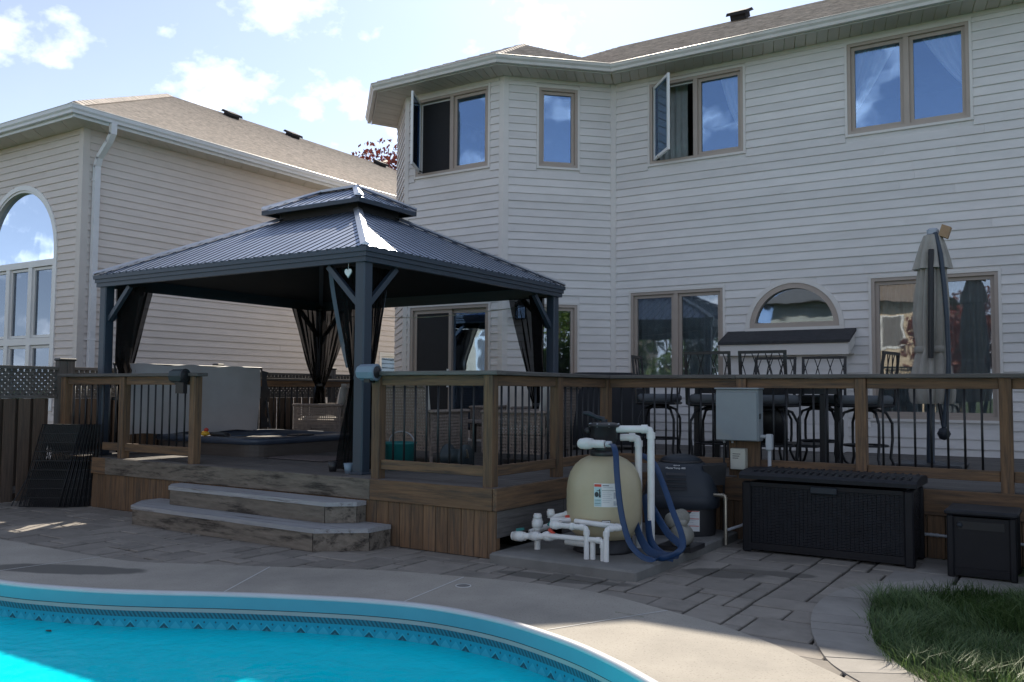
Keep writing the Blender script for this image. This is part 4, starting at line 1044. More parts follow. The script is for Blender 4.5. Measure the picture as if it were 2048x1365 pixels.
# skirting planks, each one its own
x = -10.72
while x < -4.2:
    w_ = random.uniform(0.128, 0.143); x1 = min(x + w_, -4.135)
    if not (-8.25 < x and x1 < -5.55 and False): P('skirt_plank', MB().bbox(x + 0.003, x1 - 0.002, 6.172 + random.uniform(-.002, .002), 6.192, 0.0, FZ0 - 0.002, 0.003), 'wood_z', deck)
    x = x1
P('skirt_plank', MB().bbox(-4.156, -4.132, 6.19, 7.30, 0.17, FZ0 - 0.004, 0.003), 'greywood_y', deck)
P('skirt_post', MB().bbox(-4.22, -4.158, 6.2, 6.27, 0.0, 0.39, 0.003), 'wood_z', deck)
yq = 7.305
while yq < 8.3:
    P('skirt_plank', MB().bbox(-4.152, -4.13, yq, yq + 0.135, 0.02, FZ0 - 0.004, 0.003), 'greywood_z', deck); yq += 0.141
x = -4.12
while x < 2.5:
    P('skirt_plank', MB().bbox(x + .003, x + 0.138, 8.355, 8.375, 0.0, FZ0 - 0.034, 0.003), 'wood_z', deck); x += 0.141
# joists behind the gap under the side
for yj in (6.6, 7.0): P('joist', MB().box(-6.0, -4.22, yj, yj + 0.04, 0.38, 0.545), 'wood_x', deck)
# steps
def step(poly_t, zt, mats, over=0.022, zb=0.0):
    """chamfered step: tread boards on top, risers below, each face its own board"""
    st = thing('step', None, None); st.parent = deck; st.location = Vector((poly_t[0][0], poly_t[0][1], 0)) - world_loc(deck)
    n = len(poly_t); cx_ = sum(p[0] for p in poly_t) / n; cy_ = sum(p[1] for p in poly_t) / n
    inn = offset(poly_t, -over) if sum(poly_t[i - 1][0] * poly_t[i][1] - poly_t[i][0] * poly_t[i - 1][1] for i in range(n)) < 0 else offset(poly_t, over)
    for i in range(1, n - 2):
        a, b = poly_t[i], poly_t[i + 1]
        d = Vector((b[0] - a[0], b[1] - a[1])); L = d.length; d.normalize(); nn_ = Vector((d.y, -d.x))
        if (Vector((cx_, cy_)) - Vector(a)).dot(nn_) > 0: nn_ = -nn_
    # risers follow the polygon set back under the tread
    k_in = [(cx_ + (p[0] - cx_) * (1 - over / max(abs(p[0] - cx_), 0.2)), p[1] + (over if p[1] < 6.15 else 0)) for p in poly_t]
    for i in range(n - 1):
        a, b = k_in[i], k_in[i + 1]; d = (Vector(b) - Vector(a)).normalized(); m_ = MB()
        m_.beam((a[0], a[1], (zb + zt - 0.038) / 2), (b[0], b[1], (zb + zt - 0.038) / 2), 0.03, zt - 0.038 - zb)
        P('riser', m_, mats[0], st)
    # tread: two boards deep
    ym = min(p[1] for p in poly_t); yM = 6.150
    cuts = [ym, (ym + yM) / 2, yM]
    def clipy(poly, lo, hi):
        def half(pl, v, keep):
            out = []
            for i in range(len(pl)):
                a, b = pl[i - 1], pl[i]; ia, ib = keep(a[1]), keep(b[1])
                if ia != ib: t = (v - a[1]) / (b[1] - a[1]); out.append((a[0] + (b[0] - a[0]) * t, v))
                if ib: out.append(b)
            return out
        return half(half(poly, lo, lambda q: q >= lo), hi, lambda q: q <= hi)
    full = [(p[0], min(p[1], yM)) for p in poly_t]
    for a, b in zip(cuts[:-1], cuts[1:]):
        q = clipy(full, a + 0.002, b - 0.002)
        area = sum(q[i - 1][0] * q[i][1] - q[i][0] * q[i - 1][1] for i in range(len(q)))
        if area < 0: q.reverse()
        P('tread', MB().prism(q, zt - 0.038, zt), mats[1], st)
step([(-8.56, 6.15), (-8.56, 5.92), (-8.28, 5.60), (-5.62, 5.56), (-5.25, 5.86), (-5.25, 6.15)], 0.195, ('worn_x', 'tread_x'))
step([(-8.20, 6.15), (-8.20, 6.02), (-8.03, 5.86), (-5.76, 5.84), (-5.55, 6.02), (-5.55, 6.15)], 0.385, ('worn_x', 'tread_x'), zb=0.197)


# ------------------------------------------------------------------ railings
BAL = {}
def railing(label, a, b, posts, z=DZ, bal=0.125, cap=True, wm='x', gap_end=True, end_cap=0.06):
    """posts at parameters along a-b (metres), cap board, top and bottom rail, black balusters"""
    A = Vector((a[0], a[1], 0)); B = Vector((b[0], b[1], 0)); d = (B - A).normalized(); L = (B - A).length
    r = thing('deck_railing', label, 'railing', (a[0], a[1], z), 0.0, 'wooden railings with black balusters around the deck')
    pw = 0.095
    along_x = abs(d.x) > abs(d.y)
    def seg(s0, s1, w, z0, z1, off=0.0, b_=0.004):
        p, q = A + d * s0, A + d * s1
        m_ = MB()
        if along_x: m_.bbox(min(p.x, q.x), max(p.x, q.x), p.y - w / 2 + off, p.y + w / 2 + off, z0, z1, b_)
        else: m_.bbox(p.x - w / 2 + off, p.x + w / 2 + off, min(p.y, q.y), max(p.y, q.y), z0, z1, b_)
        return m_
    for s in posts: P('post', seg(s - pw / 2, s + pw / 2, pw, z - 0.02, z + 0.985 - 0.038), 'wood_z', r)
    ends = [posts[0] - pw / 2 - end_cap, posts[-1] + pw / 2 + end_cap]
    nb_ = max(1, int((ends[1] - ends[0]) / 3.2)); cs = [ends[0] + (ends[1] - ends[0]) * k / nb_ for k in range(nb_ + 1)]
    for s0, s1 in zip(cs[:-1], cs[1:]): P('cap_board', seg(s0 + 0.001, s1 - 0.001, 0.142, z + 0.985 - 0.036, z + 0.985), ('greywood_' if True else 'wood_') + wm, r)
    for s0, s1 in zip(posts[:-1], posts[1:]):
        e0, e1 = s0 + pw / 2 + 0.002, s1 - pw / 2 - 0.002
        P('top_rail', seg(e0, e1, 0.038, z + 0.985 - 0.036 - 0.094, z + 0.985 - 0.038), 'wood_' + wm, r)
        P('bottom_rail', seg(e0, e1, 0.040, z + 0.085, z + 0.175), 'wood_' + wm, r)
        k = int(round((e1 - e0) / bal))
        for i in range(1, k):
            s = e0 + (e1 - e0) * i / k; c = A + d * s
            if 'm' not in BAL:
                o = P('baluster', MB().lathe([(0.0, 0), (0.010, 0.0), (0.010, 0.70), (0.0, 0.70)], (0, 0, 0), 8), 'black_metal', r); BAL['m'] = o.data
            else:
                o = bpy.data.objects.new('baluster', BAL['m']); COL.objects.link(o); o.parent = r
            o.location = Vector((c.x, c.y, z + 0.165)) - world_loc(r)
    return r
railing('wooden deck railing left of the steps, with a dark green canister on its cap', (-10.66, 6.245), (-8.0, 6.245), [0.05, 1.25, 2.53])
railing('short wooden railing right of the steps, with a blue grey canister at its end', (-5.55, 6.245), (-4.2, 6.245), [0.05, 1.305])

def side_rail():
    r = railing('wooden railing running back from the deck corner to the grill', (-4.245, 6.245), (-4.245, 8.6), [1.12, 2.16], wm='y', end_cap=0.0)
    return r
sr = side_rail()
# first bay of the side run starts at the shared corner post
for nm, w_, z0, z1, y0_, y1_, mt in (('cap_board', 0.142, DZ + 0.949, DZ + 0.985, 6.320, 7.316, 'greywood_y'), ('top_rail', 0.038, DZ + 0.855, DZ + 0.947, 6.295, 7.315, 'wood_y'), ('bottom_rail', 0.040, DZ + 0.085, DZ + 0.175, 6.295, 7.315, 'wood_y')):
    P(nm, MB().bbox(-4.245 - w_ / 2, -4.245 + w_ / 2, y0_, y1_, z0, z1, 0.004), mt, sr)
for i in range(1, 9):
    o = bpy.data.objects.new('baluster', BAL['m']); COL.objects.link(o); o.parent = sr
    o.location = Vector((-4.245, 6.295 + (7.315 - 6.295) * i / 9, DZ + 0.165)) - world_loc(sr)
railing('long wooden railing in front of the bar stools, carrying the electrical box', (-4.15, 8.42), (2.3, 8.42), [1.37, 2.46, 3.60, 4.9, 6.2], end_cap=0.0)
lr = bpy.data.objects[[o.name for o in COL.objects if o.get('label', '').startswith('long wooden railing')][0]]
for nm, w_, z0, z1, x1_, mt in (('cap_board', 0.142, DZ + 0.949, DZ + 0.985, -2.829, 'greywood_x'), ('top_rail', 0.038, DZ + 0.855, DZ + 0.947, -2.83, 'wood_x'), ('bottom_rail', 0.040, DZ + 0.085, DZ + 0.175, -2.83, 'wood_x')):
    P(nm, MB().bbox(-4.17 if nm == 'cap_board' else -4.195, x1_, 8.42 - w_ / 2, 8.42 + w_ / 2, z0, z1, 0.004), mt, lr)
for i in range(1, 11):
    o = bpy.data.objects.new('baluster', BAL['m']); COL.objects.link(o); o.parent = lr
    o.location = Vector((-4.195 + 1.365 * i / 11, 8.42, DZ + 0.165)) - world_loc(lr)
railing('wooden railing at the far left edge of the deck behind the hot tub', (-10.64, 6.30), (-10.64, 12.4), [1.4, 2.9, 4.35, 5.7], wm='y', end_cap=0.0)

# canisters clamped on the rail
def canister(label, c, rz, mat, dark):
    k = thing('rail_canister', label, 'canister', c, rz)
    P('body', MB().lathe([(0.0, -0.11), (0.055, -0.11), (0.072, -0.09), (0.076, 0.05), (0.070, 0.085), (0.062, 0.09), (0.0, 0.09)], (0, 0, 0.02), 8, False, 'x'), mat, k, True)
    P('end_disc', MB().lathe([(0.0, 0.096), (0.05, 0.096), (0.056, 0.09)], (0, 0, 0.02), 20, True, 'x'), 'black_plastic', k, True)
    P('ring', MB().lathe([(0.066, 0.078), (0.079, 0.08), (0.079, 0.092), (0.064, 0.094)], (0, 0, 0.02), 20, True, 'x'), 'black_plastic' if dark else mat, k, True)
    P('bracket', MB().box(-0.03, 0.03, -0.03, 0.09, -0.075, -0.035), 'black_plastic', k, True)
    return k
canister('blue grey canister with a dark round end on the railing beside the gazebo post', (-5.53, 6.13, DZ + 0.955), R(8), 'rail_box', False)
kd = canister('dark green canister under the rail cap at the top of the steps', (-8.27, 6.13, DZ + 0.93), R(10), 'rail_box_dark', True)
P('strap', MB().box(-0.02, 0.09, -0.03, 0.03, -0.17, -0.05), 'black_plastic', kd, True)

# ------------------------------------------------------------------ gazebo
gz = thing('gazebo', 'dark metal gazebo with two tier ribbed hip roof standing on the deck', 'gazebo', (-8.0, 8.26, DZ))
X0, X1, Y0, Y1 = -10.24, -5.76, 6.32, 10.20
ZEA = 2.776
ps = 0.125
for px, py in ((X1 - 0.06, Y0 + 0.05), (X0 + 0.06 , Y0 + 0.05), (X1 - 0.06, Y1 - 0.05), (X0 + 0.06, Y1 - 0.05)):
    ax = px - ps / 2 if px > -8 else px + ps / 2; ay = py + ps / 2 if py < 8 else py - ps / 2
    P('post', MB().bbox(ax - ps / 2, ax + ps / 2, ay - ps / 2, ay + ps / 2, DZ, 2.67, 0.012), 'gazebo_metal', gz)
    P('foot', MB().bbox(ax - ps / 2 - 0.02, ax + ps / 2 + 0.02, ay - ps / 2 - 0.02, ay + ps / 2 + 0.02, DZ, DZ + 0.02, 0.004), 'gazebo_metal', gz)
    sx = -1 if px > -8 else 1; sy = 1 if py < 8 else -1
    P('brace', MB().beam((ax + sx * ps / 2, ay, 2.24), (ax + sx * 0.47, ay, 2.63), 0.05, 0.055), 'gazebo_metal', gz)
    P('brace', MB().beam((ax, ay + sy * ps / 2, 2.24), (ax, ay + sy * 0.47, 2.63), 0.05, 0.055), 'gazebo_metal', gz)
# stepped fascia around
for z0, z1, o in ((2.640, 2.690, 0.025), (2.690, 2.735, 0.010), (2.735, 2.785, -0.006)):
    a, b, c, d = X0 + o, X1 - o, Y0 + o, Y1 - o; t = 0.05
    for bx in ((a, b, c, c + t), (a, b, d - t, d), (a, a + t, c + t, d - t), (b - t, b, c + t, d - t)):
        P('fascia', MB().box(*bx, z0, z1 - 0.001), 'gazebo_metal', gz)
SLP = 0.50
def roof_tier(x0, x1, y0, y1, z, vmax, pitch, ribstep, nm):
    """four slopes of standing seam panels; every panel is one object with its rib"""
    sides = (((x0, y0), (1, 0), (0, 1), x1 - x0), ((x1, y0), (0, 1), (-1, 0), y1 - y0), ((x1, y1), (-1, 0), (0, -1), x1 - x0), ((x0, y1), (0, -1), (1, 0), y1 - y0))
    for (ox, oy), e, inw, L in sides:
        k = int(round(L / ribstep)); w_ = L / k
        pt = lambda s, v, h: (ox + e[0] * s + inw[0] * v, oy + e[1] * s + inw[1] * v, z + pitch * v + h)
        for i in range(k):
            s0, s1 = i * w_, (i + 1) * w_; vm = lambda s: max(0.0, min(vmax, s, L - s))
            m_ = MB(); g = 0.0
            us_ = [s0 + g, s1 - g]
            if s0 < L / 2 < s1: us_ = [s0, L / 2, s1]
            top = [pt(s, 0, 0) for s in us_] + [pt(s, vm(s), 0) for s in reversed(us_)]
            bot = [(p[0], p[1], p[2] - 0.008) for p in top]; n_ = len(top)
            m_.add(top + bot, [tuple(range(n_)), tuple(range(2 * n_ - 1, n_ - 1, -1))] + [(j, n_ + j, n_ + (j + 1) % n_, (j + 1) % n_) for j in range(n_)])
            rs = s0 + 0.014; rv = vm(rs)
            if rv > 0.03:
                a = [pt(rs - 0.009, 0, 0), pt(rs + 0.009, 0, 0), pt(rs + 0.004, 0, 0.0075), pt(rs - 0.004, 0, 0.0075)]; b = [pt(rs - 0.009, rv, 0), pt(rs + 0.009, rv, 0), pt(rs + 0.004, rv, 0.0075), pt(rs - 0.004, rv, 0.0075)]
                rib_ = MB().add(a + b, [(0, 1, 2, 3), (7, 6, 5, 4), (1, 5, 6, 2), (2, 6, 7, 3), (3, 7, 4, 0)])
            pn = P(nm, m_, 'gazebo_roof', gz)
            if rv > 0.03: P('rib', rib_, 'gazebo_metal', pn)  # darker metal paints in the shaded sides of the ribs
    # dark sheets added below each slope so its underside reads unlit
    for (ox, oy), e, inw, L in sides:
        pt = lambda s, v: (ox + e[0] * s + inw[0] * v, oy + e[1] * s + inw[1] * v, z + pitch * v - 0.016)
        P('dark_underside', MB().add([pt(0.03, 0.03), pt(L - 0.03, 0.03), pt(L - vmax, vmax), pt(vmax, vmax)], [(0, 3, 2, 1)]), 'gazebo_dark', gz)
    # hip caps
    for (cx_, cy_, sx, sy) in ((x0, y0, 1, 1), (x1, y0, -1, 1), (x1, y1, -1, -1), (x0, y1, 1, -1)):
        a = Vector((cx_, cy_, z + 0.03)); b = Vector((cx_ + sx * vmax, cy_ + sy * vmax, z + pitch * vmax + 0.03)); d = (b - a).normalized(); sd = d.cross(Vector((0, 0, 1))).normalized() * 0.055
        up = Vector((0, 0, 0.022)); dn = Vector((0, 0, -0.012))
        m_ = MB().add([a - sd + dn, a + up, a + sd + dn, b - sd + dn, b + up, b + sd + dn], [(0, 1, 4, 3), (1, 2, 5, 4), (0, 2, 1), (3, 4, 5)])
        P('hip_cap', m_, 'gazebo_cap', gz)
roof_tier(X0, X1, Y0, Y1, ZEA, 1.62, SLP, 0.132, 'roof_panel')
U0, U1, V0, V1 = X0 + 1.40, X1 - 1.40, Y0 + 1.40, Y1 - 1.40
ZU = 3.685
roof_tier(U0, U1, V0, V1, ZU, 0.54, 0.50, 0.132, 'upper_roof_panel')
for bx in ((U0, U1, V0, V0 + .03), (U0, U1, V1 - .03, V1), (U0, U0 + .03, V0 + .03, V1 - .03), (U1 - .03, U1, V0 + .03, V1 - .03)):
    P('upper_fascia', MB().box(*bx, ZU - 0.055, ZU - 0.002), 'gazebo_metal', gz)
# ventilation collar between the two tiers, dark mesh
k_ = 1.56
P('vent_collar', MB().box(X0 + k_, X1 - k_, Y0 + k_, Y1 - k_, ZEA + SLP * k_ - 0.02, ZU + 0.03), 'screen_mesh', gz)
P('ridge_cap', MB().beam((X0 + 1.94, 8.26, ZU + 0.29), (X1 - 1.94, 8.26, ZU + 0.29), 0.10, 0.03), 'gazebo_cap', gz)
# inner frame
for p, q in (((X0 + .1, Y0 + .1), (X0 + 1.6, Y0 + 1.6)), ((X1 - .1, Y0 + .1), (X1 - 1.6, Y0 + 1.6)), ((X1 - .1, Y1 - .1), (X1 - 1.6, Y1 - 1.6)), ((X0 + .1, Y1 - .1), (X0 + 1.6, Y1 - 1.6))):
    P('rafter', MB().beam((*p, ZEA - 0.02), (*q, ZEA + SLP * 1.5 - 0.04), 0.06, 0.06), 'gazebo_metal', gz)
# screw heads along the eave
for i in range(1, 34):
    P('rib_end', MB().box(X0 + i * (X1 - X0) / 34 + 0.004, X0 + i * (X1 - X0) / 34 + 0.026, Y0 - 0.012, Y0 + 0.01, ZEA - 0.002, ZEA + 0.016), 'gazebo_metal', gz)
for i in range(1, 29):
    P('rib_end', MB().box(X1 - 0.01, X1 + 0.012, Y0 + i * (Y1 - Y0) / 29 + 0.004, Y0 + i * (Y1 - Y0) / 29 + 0.026, ZEA - 0.002, ZEA + 0.016), 'gazebo_metal', gz)
# netting tied back at each post
def netting(label, corner, dirs, tie_z=1.45, spread=(0.60, 0.60), foot=0.16, edge_strip=False, tied=0.07):
    cxn, cyn = corner
    nt_ = thing('netting_curtain', label, 'curtain', (cxn, cyn, DZ + 0.01), 0, 'dark netting curtains tied to the gazebo posts')
    for j, (d, sp_) in enumerate(zip(dirs, spread)):
        d = Vector((d[0], d[1], 0)); o_ = Vector((-d.y, d.x, 0)); rows_ = []; c = Vector((cxn, cyn, 0))
        inner = Vector((dirs[0][0] + dirs[1][0], dirs[0][1] + dirs[1][1], 0)).normalized() * 0.085
        nr_ = 22
        for i in range(nr_ + 1):
            z = 2.63 + (DZ + 0.02 - 2.63) * i / nr_
            if z > tie_z:
                f_ = (z - tie_z) / (2.63 - tie_z); wd = tied + (sp_ - tied) * f_ ** 0.75
            else:
                f_ = (tie_z - z) / (tie_z - DZ); wd = tied + (foot - tied) * f_ ** 0.7
            rows_.append([c + inner * (0.5 + 0.5 * (z < tie_z + 0.4)) + d * (wd * k / 16) + o_ * 0.055 * (0.30 + wd) * math.sin(2.4 * k + 0.8 * math.sin(i * 0.35) + j) + d * 0.012 * math.sin(1.7 * k + i * 0.3) + Vector((0, 0, z)) for k in range(17)])
        P('drape', MB().sheet([[tuple(p) for p in r_] for r_ in rows_]), 'netting', nt_)
        if edge_strip:  # strip coloured lighter, as the drape's edge catching light
            P('lit_edge', MB().sheet([[tuple(r_[-1] + o_ * (0.012 * q) + d * (0.045 * q - 0.01)) for q in (0, 1)] for r_ in rows_[:12]]), 'net_edge_lit', nt_)
    ct = Vector((cxn, cyn, 0)) + inner
    P('tie', MB().lathe([(0.075, 0), (0.08, 0.02), (0.075, 0.04)], (ct.x, ct.y, tie_z), 14), 'black_metal', nt_)
    return nt_
netting('dark netting tied to the gazebo post nearest the steps, with edge strips coloured as if catching light', (X1 - 0.19, Y0 + 0.18), ((-1, 0), (0, 1)), 1.50, (0.40, 0.40), 0.30, True, 0.12)
netting('dark netting gathered at the gazebo post behind the left railing', (X0 + 0.13, Y0 + 0.2), ((1, 0), (0, 1)), 1.25, (0.50, 0.5), 0.2)
netting('dark netting on the gazebo post beside the wall lantern', (X1 - 0.19, Y1 - 0.18), ((-1, 0), (0, -1)), 1.2, (0.50, 0.32), 0.2)
netting('dark netting on the rear gazebo post against the tan wall', (X0 + 0.19, Y1 - 0.18), ((1, 0), (0, -1)), 1.45, (0.62, 0.62), 0.2)
ss_ = MB(); a = Vector((X0 + .3, Y1 - .1, 2.56)); b = Vector((X1 - .3, Y1 - .1, 2.56)); ss_.tube([a.lerp(b, t) + Vector((0, 0, -0.10 * math.sin(math.pi * t))) for t in [k / 12 for k in range(13)]], 0.006, 5)
tag(P('cable', ss_, 'cushion'), 'thin pale cable strung under the rear edge of the gazebo roof', 'cable')

# ------------------------------------------------------------------ hot tub, its cover, things near it
ht = thing('hot_tub', 'sunken square hot tub with dark blue rim under the gazebo', 'hot tub', (-9.25, 8.15, DZ))
def rsq(x0, x1, y0, y1, r, n=6):
    out = []
    for cx_, cy_, a0 in ((x1 - r, y0 + r, -90), (x1 - r, y1 - r, 0), (x0 + r, y1 - r, 90), (x0 + r, y0 + r, 180)):
        for k in range(n + 1): t = R(a0 + 90 * k / n); out.append((cx_ + r * math.cos(t), cy_ + r * math.sin(t)))
    return out
hx0, hx1, hy0, hy1 = -10.25, -8.22, 7.13, 9.16
P('cabinet', MB().prism(rsq(hx0 + .04, hx1 - .04, hy0 + .04, hy1 - .04, 0.22), DZ, DZ + 0.15), 'tub_panel', ht)
o1 = rsq(hx0, hx1, hy0, hy1, 0.26); o2 = rsq(hx0 + .02, hx1 - .02, hy0 + .02, hy1 - .02, 0.25); i1 = rsq(hx0 + .22, hx1 - .22, hy0 + .22, hy1 - .22, 0.3); i2 = rsq(hx0 + .40, hx1 - .40, hy0 + .40, hy1 - .40, 0.3)
nq = len(o1); rim = MB(); prof_ = ((o2, DZ + .15), (o1, DZ + .17), (o1, DZ + .205), (o2, DZ + .225), (i1, DZ + .23), (i1, DZ + .16))
rim.add([(p[0], p[1], z) for lp, z in prof_ for p in lp], [(k * nq + i, k * nq + (i + 1) % nq, (k + 1) * nq + (i + 1) % nq, (k + 1) * nq + i) for k in range(len(prof_) - 1) for i in range(nq)], True)
P('rim', rim, 'tub_rim', ht)
sh = MB(); pr2 = ((i1, DZ + .16), (i2, DZ - .15), (i2, DZ - .55))
sh.add([(p[0], p[1], z) for lp, z in pr2 for p in lp], [(k * nq + i, k * nq + (i + 1) % nq, (k + 1) * nq + (i + 1) % nq, (k + 1) * nq + i) for k in range(2) for i in range(nq)], True)
P('shell', sh, 'tub_shell', ht)
P('water', MB().add([(p[0], p[1], DZ + 0.10) for p in i1], [tuple(range(nq))]), 'water', ht)
P('headrest', MB().bbox(-9.2, -8.9, 7.28, 7.38, DZ + .215, DZ + .27, 0.02), 'black_plastic', ht)
P('control_panel', MB().bbox(-8.50, -8.30, 7.9, 8.2, DZ + .225, DZ + .245, 0.01), 'black_plastic', ht)
cv_ = thing('hot_tub_cover', 'folded beige vinyl hot tub cover standing upright at the left of the tub', 'cover', (-10.06, 7.75, DZ + .23))
rows_ = []
for i in range(19):
    f_ = i / 18; z = DZ + .235 + 0.885 * f_
    rows_.append([(-10.0 + 0.018 * math.sin(5 * f_ + k * 0.5) + 0.03 * math.sin(math.pi * f_) - 0.03 * (abs(k - 10) / 10) ** 4, 6.70 + 2.08 * k / 20, z + 0.012 * math.sin(k * 0.9)) for k in range(21)])
face = MB().sheet(rows_); face.sheet([[(p[0] - 0.11, p[1], p[2]) for p in reversed(r_)] for r_ in rows_])
top_ = rows_[-1]; face.sheet([[p for p in top_], [(p[0] - 0.11, p[1], p[2]) for p in top_]])
for e_ in (0, -1): face.sheet([[r_[e_] for r_ in rows_], [(r_[e_][0] - .11, r_[e_][1], r_[e_][2]) for r_ in rows_]])
P('front_half', face, 'tub_cover', cv_)
P('rear_half', MB().bbox(-10.24, -10.125, 6.66, 8.80, DZ + .24, DZ + 1.09, 0.03), 'tub_cover', cv_)
P('skirt_flap', MB().sheet([[(-9.98, 8.79, DZ + 1.08 - .82 * i / 8), (-10.0 + 0.02 * math.sin(i), 8.93 - 0.05 * math.sin(i * 1.3) , DZ + 1.06 - .80 * i / 8)] for i in range(9)]), 'black_plastic', cv_)
P('lifter_bar', MB().tube([(-10.12, 6.55, DZ + 1.115), (-10.12, 8.90, DZ + 1.115)], 0.018, 8), 'black_metal', cv_)
for yq in (6.56, 8.9): P('lifter_arm', MB().tube([(-10.12, yq, DZ + 1.115), (-9.9, yq, DZ + 0.25)], 0.014, 6), 'black_metal', cv_)
dk = thing('rubber_duck', 'small yellow and red toy on the hot tub rim', 'toy', (-9.20, 7.22, DZ + .226))
P('body', MB().lathe([(0, 0), (0.045, 0.01), (0.055, 0.035), (0.03, 0.06), (0, 0.065)], (0, 0, 0), 12), 'toy_yellow', dk, True)
P('head', MB().lathe([(0, 0.05), (0.028, 0.065), (0.028, 0.09), (0, 0.105)], (0.02, 0, 0), 10), 'toy_red', dk, True)
rg = thing('door_mat', 'thin brownish mat on the deck beside the hot tub', 'mat', (-7.55, 7.55, DZ + .002))
P('pile', MB().bbox(-0.55, 0.35, -0.30, 0.30, 0, 0.012, 0.004), 'rug', rg, True)
P('edge_band', MB().bbox(-0.58, 0.38, -0.33, 0.33, 0, 0.006, 0.002), 'black_plastic', rg, True)
# two small weights at the foot of the netting
for k, (x_, y_, lab) in enumerate(((-6.03, 6.42, 'small pale cup shaped weight at the foot of the near gazebo post'), (-6.30, 6.48, 'small dark cup shaped weight left of the pale one by the gazebo post'))):
    wgt = thing('cup_weight', lab, 'weight', (x_, y_, DZ), 0, 'cup shaped weights at the gazebo post')
    P('cup', MB().lathe([(0, 0), (0.035, 0), (0.05, 0.10), (0.044, 0.10), (0.03, 0.015), (0, 0.015)], (0, 0, 0), 14), 'rail_box' if k == 0 else 'black_plastic', wgt, True)
# ------------------------------------------------------------------ boundary fence with lattice top
def fence(label, y0, y1, posts, xf=-10.95):
    fc = thing('board_fence', label, 'fence', (xf, (y0 + y1) / 2, 0))
    for yp in posts:
        po = P('post', MB().bbox(xf - 0.05, xf + 0.05, yp - 0.05, yp + 0.05, -0.05, 1.74, 0.004), 'greywood_z', fc)
        P('post_cap', MB().bbox(xf - 0.065, xf + 0.065, yp - 0.065, yp + 0.065, 1.74, 1.775, 0.01), 'black_plastic', po)
    ed = sorted(posts)
    spans = [(a + 0.052, b - 0.052) for a, b in zip(ed[:-1], ed[1:])]
    for a, b in spans:
        P('top_rail', MB().bbox(xf - 0.045, xf + 0.045, a, b, 1.625, 1.665, 0.003), 'greywood_y', fc)
        P('middle_rail', MB().bbox(xf - 0.03, xf + 0.03, a, b, 1.265, 1.305, 0.003), 'greywood_y', fc)
        P('bottom_rail', MB().bbox(xf - 0.03, xf + 0.03, a, b, 0.12, 0.20, 0.003), 'greywood_y', fc)
        y = a + 0.01; k = 0
        while y + 0.14 < b:
            P('fence_board', MB().bbox(xf + 0.032, xf + 0.05, y, y + 0.138, 0.02, 1.262, 0.002), 'fencewood_z', fc)
            yb2 = y + 0.09
            if yb2 + 0.138 < b: P('fence_board', MB().bbox(xf - 0.05, xf - 0.032, yb2, yb2 + 0.138, 0.02, 1.262, 0.002), 'fencewood_z', fc)
            y += 0.18; k += 1
        # lattice: two layers of diagonal strips, joined for the whole panel (each strip is a few millimetres wide in view)
        for sgn, off in ((1, 0.006), (-1, -0.006)):
            y = a - 0.33
            while y < b + 0.33:
                p0 = [y, 1.306]; p1 = [y + sgn * 0.318, 1.624]
                lo, hi = (p0, p1) if p0[0] < p1[0] else (p1, p0)
                if hi[0] > a and lo[0] < b:
                    def cl(p, q, v): t = (v - p[0]) / (q[0] - p[0]); return [v, p[1] + (q[1] - p[1]) * t]
                    l2, h2 = lo, hi
                    if lo[0] < a: l2 = cl(lo, hi, a)
                    if hi[0] > b: h2 = cl(lo, hi, b)
                    if math.dist(l2, h2) > 0.02:
                        P('lattice_strip', MB().beam((xf + off, l2[0], l2[1]), (xf + off, h2[0], h2[1]), 0.008, 0.036, (0, 0, 1) if True else None), 'greywood_y', fc)
                y += 0.075
    return fc
fence('grey board fence with lattice top beside the patio at far left', 3.96, 6.36, [3.96, 6.36])
fence('lattice topped fence seen behind the deck railing and hot tub', 8.0, 12.9, [6.36 + 0.108, 8.8, 11.2, 13.0])

# folded wire panels leaning near the fence
wp = thing('wire_panels', 'stack of black wire panels leaning against the deck near the fence', 'wire panel', (-10.2, 6.0, 0.0))
for k in range(9):
    b0 = Vector((-10.52 + 0.034 * k, 5.66 + 0.042 * k, 0.006)); d = Vector((0.72, 0.42, 0)).normalized(); top = Vector((0.16 - 0.013 * k, 0.16 - 0.022 * k, 0.96)); wd = 0.47
    q = lambda s, t: b0 + d * s + top * t
    m_ = MB()
    m_.tube([q(0, 0), q(wd, 0), q(wd, 1), q(0, 1), q(0, 0)], 0.008, 6)
    P('frame', m_, 'black_metal', wp)
    m_ = MB()
    for i in range(1, 22): m_.tube([q(wd * i / 22, 0), q(wd * i / 22, 1)], 0.0055, 4, False)
    P('wires', m_, 'black_metal', wp)
    m_ = MB()
    for i in range(1, 9): m_.tube([q(0, i / 9), q(wd, i / 9)], 0.007, 4, False)
    P('cross_wires', m_, 'black_metal', wp)
side = MB().tube([(-10.62, 5.62, 0.006), (-10.50, 5.95, 0.70), (-10.36, 6.1, 0.70)], 0.008, 6)
for i in range(6): side.tube([(-10.62 + 0.05 * i, 5.62 + 0.02 * i, 0.006), (-10.50 + 0.03 * i, 5.95 + 0.02 * i, 0.70)], 0.003, 4, False)
P('gate_panel', side, 'black_metal', wp)

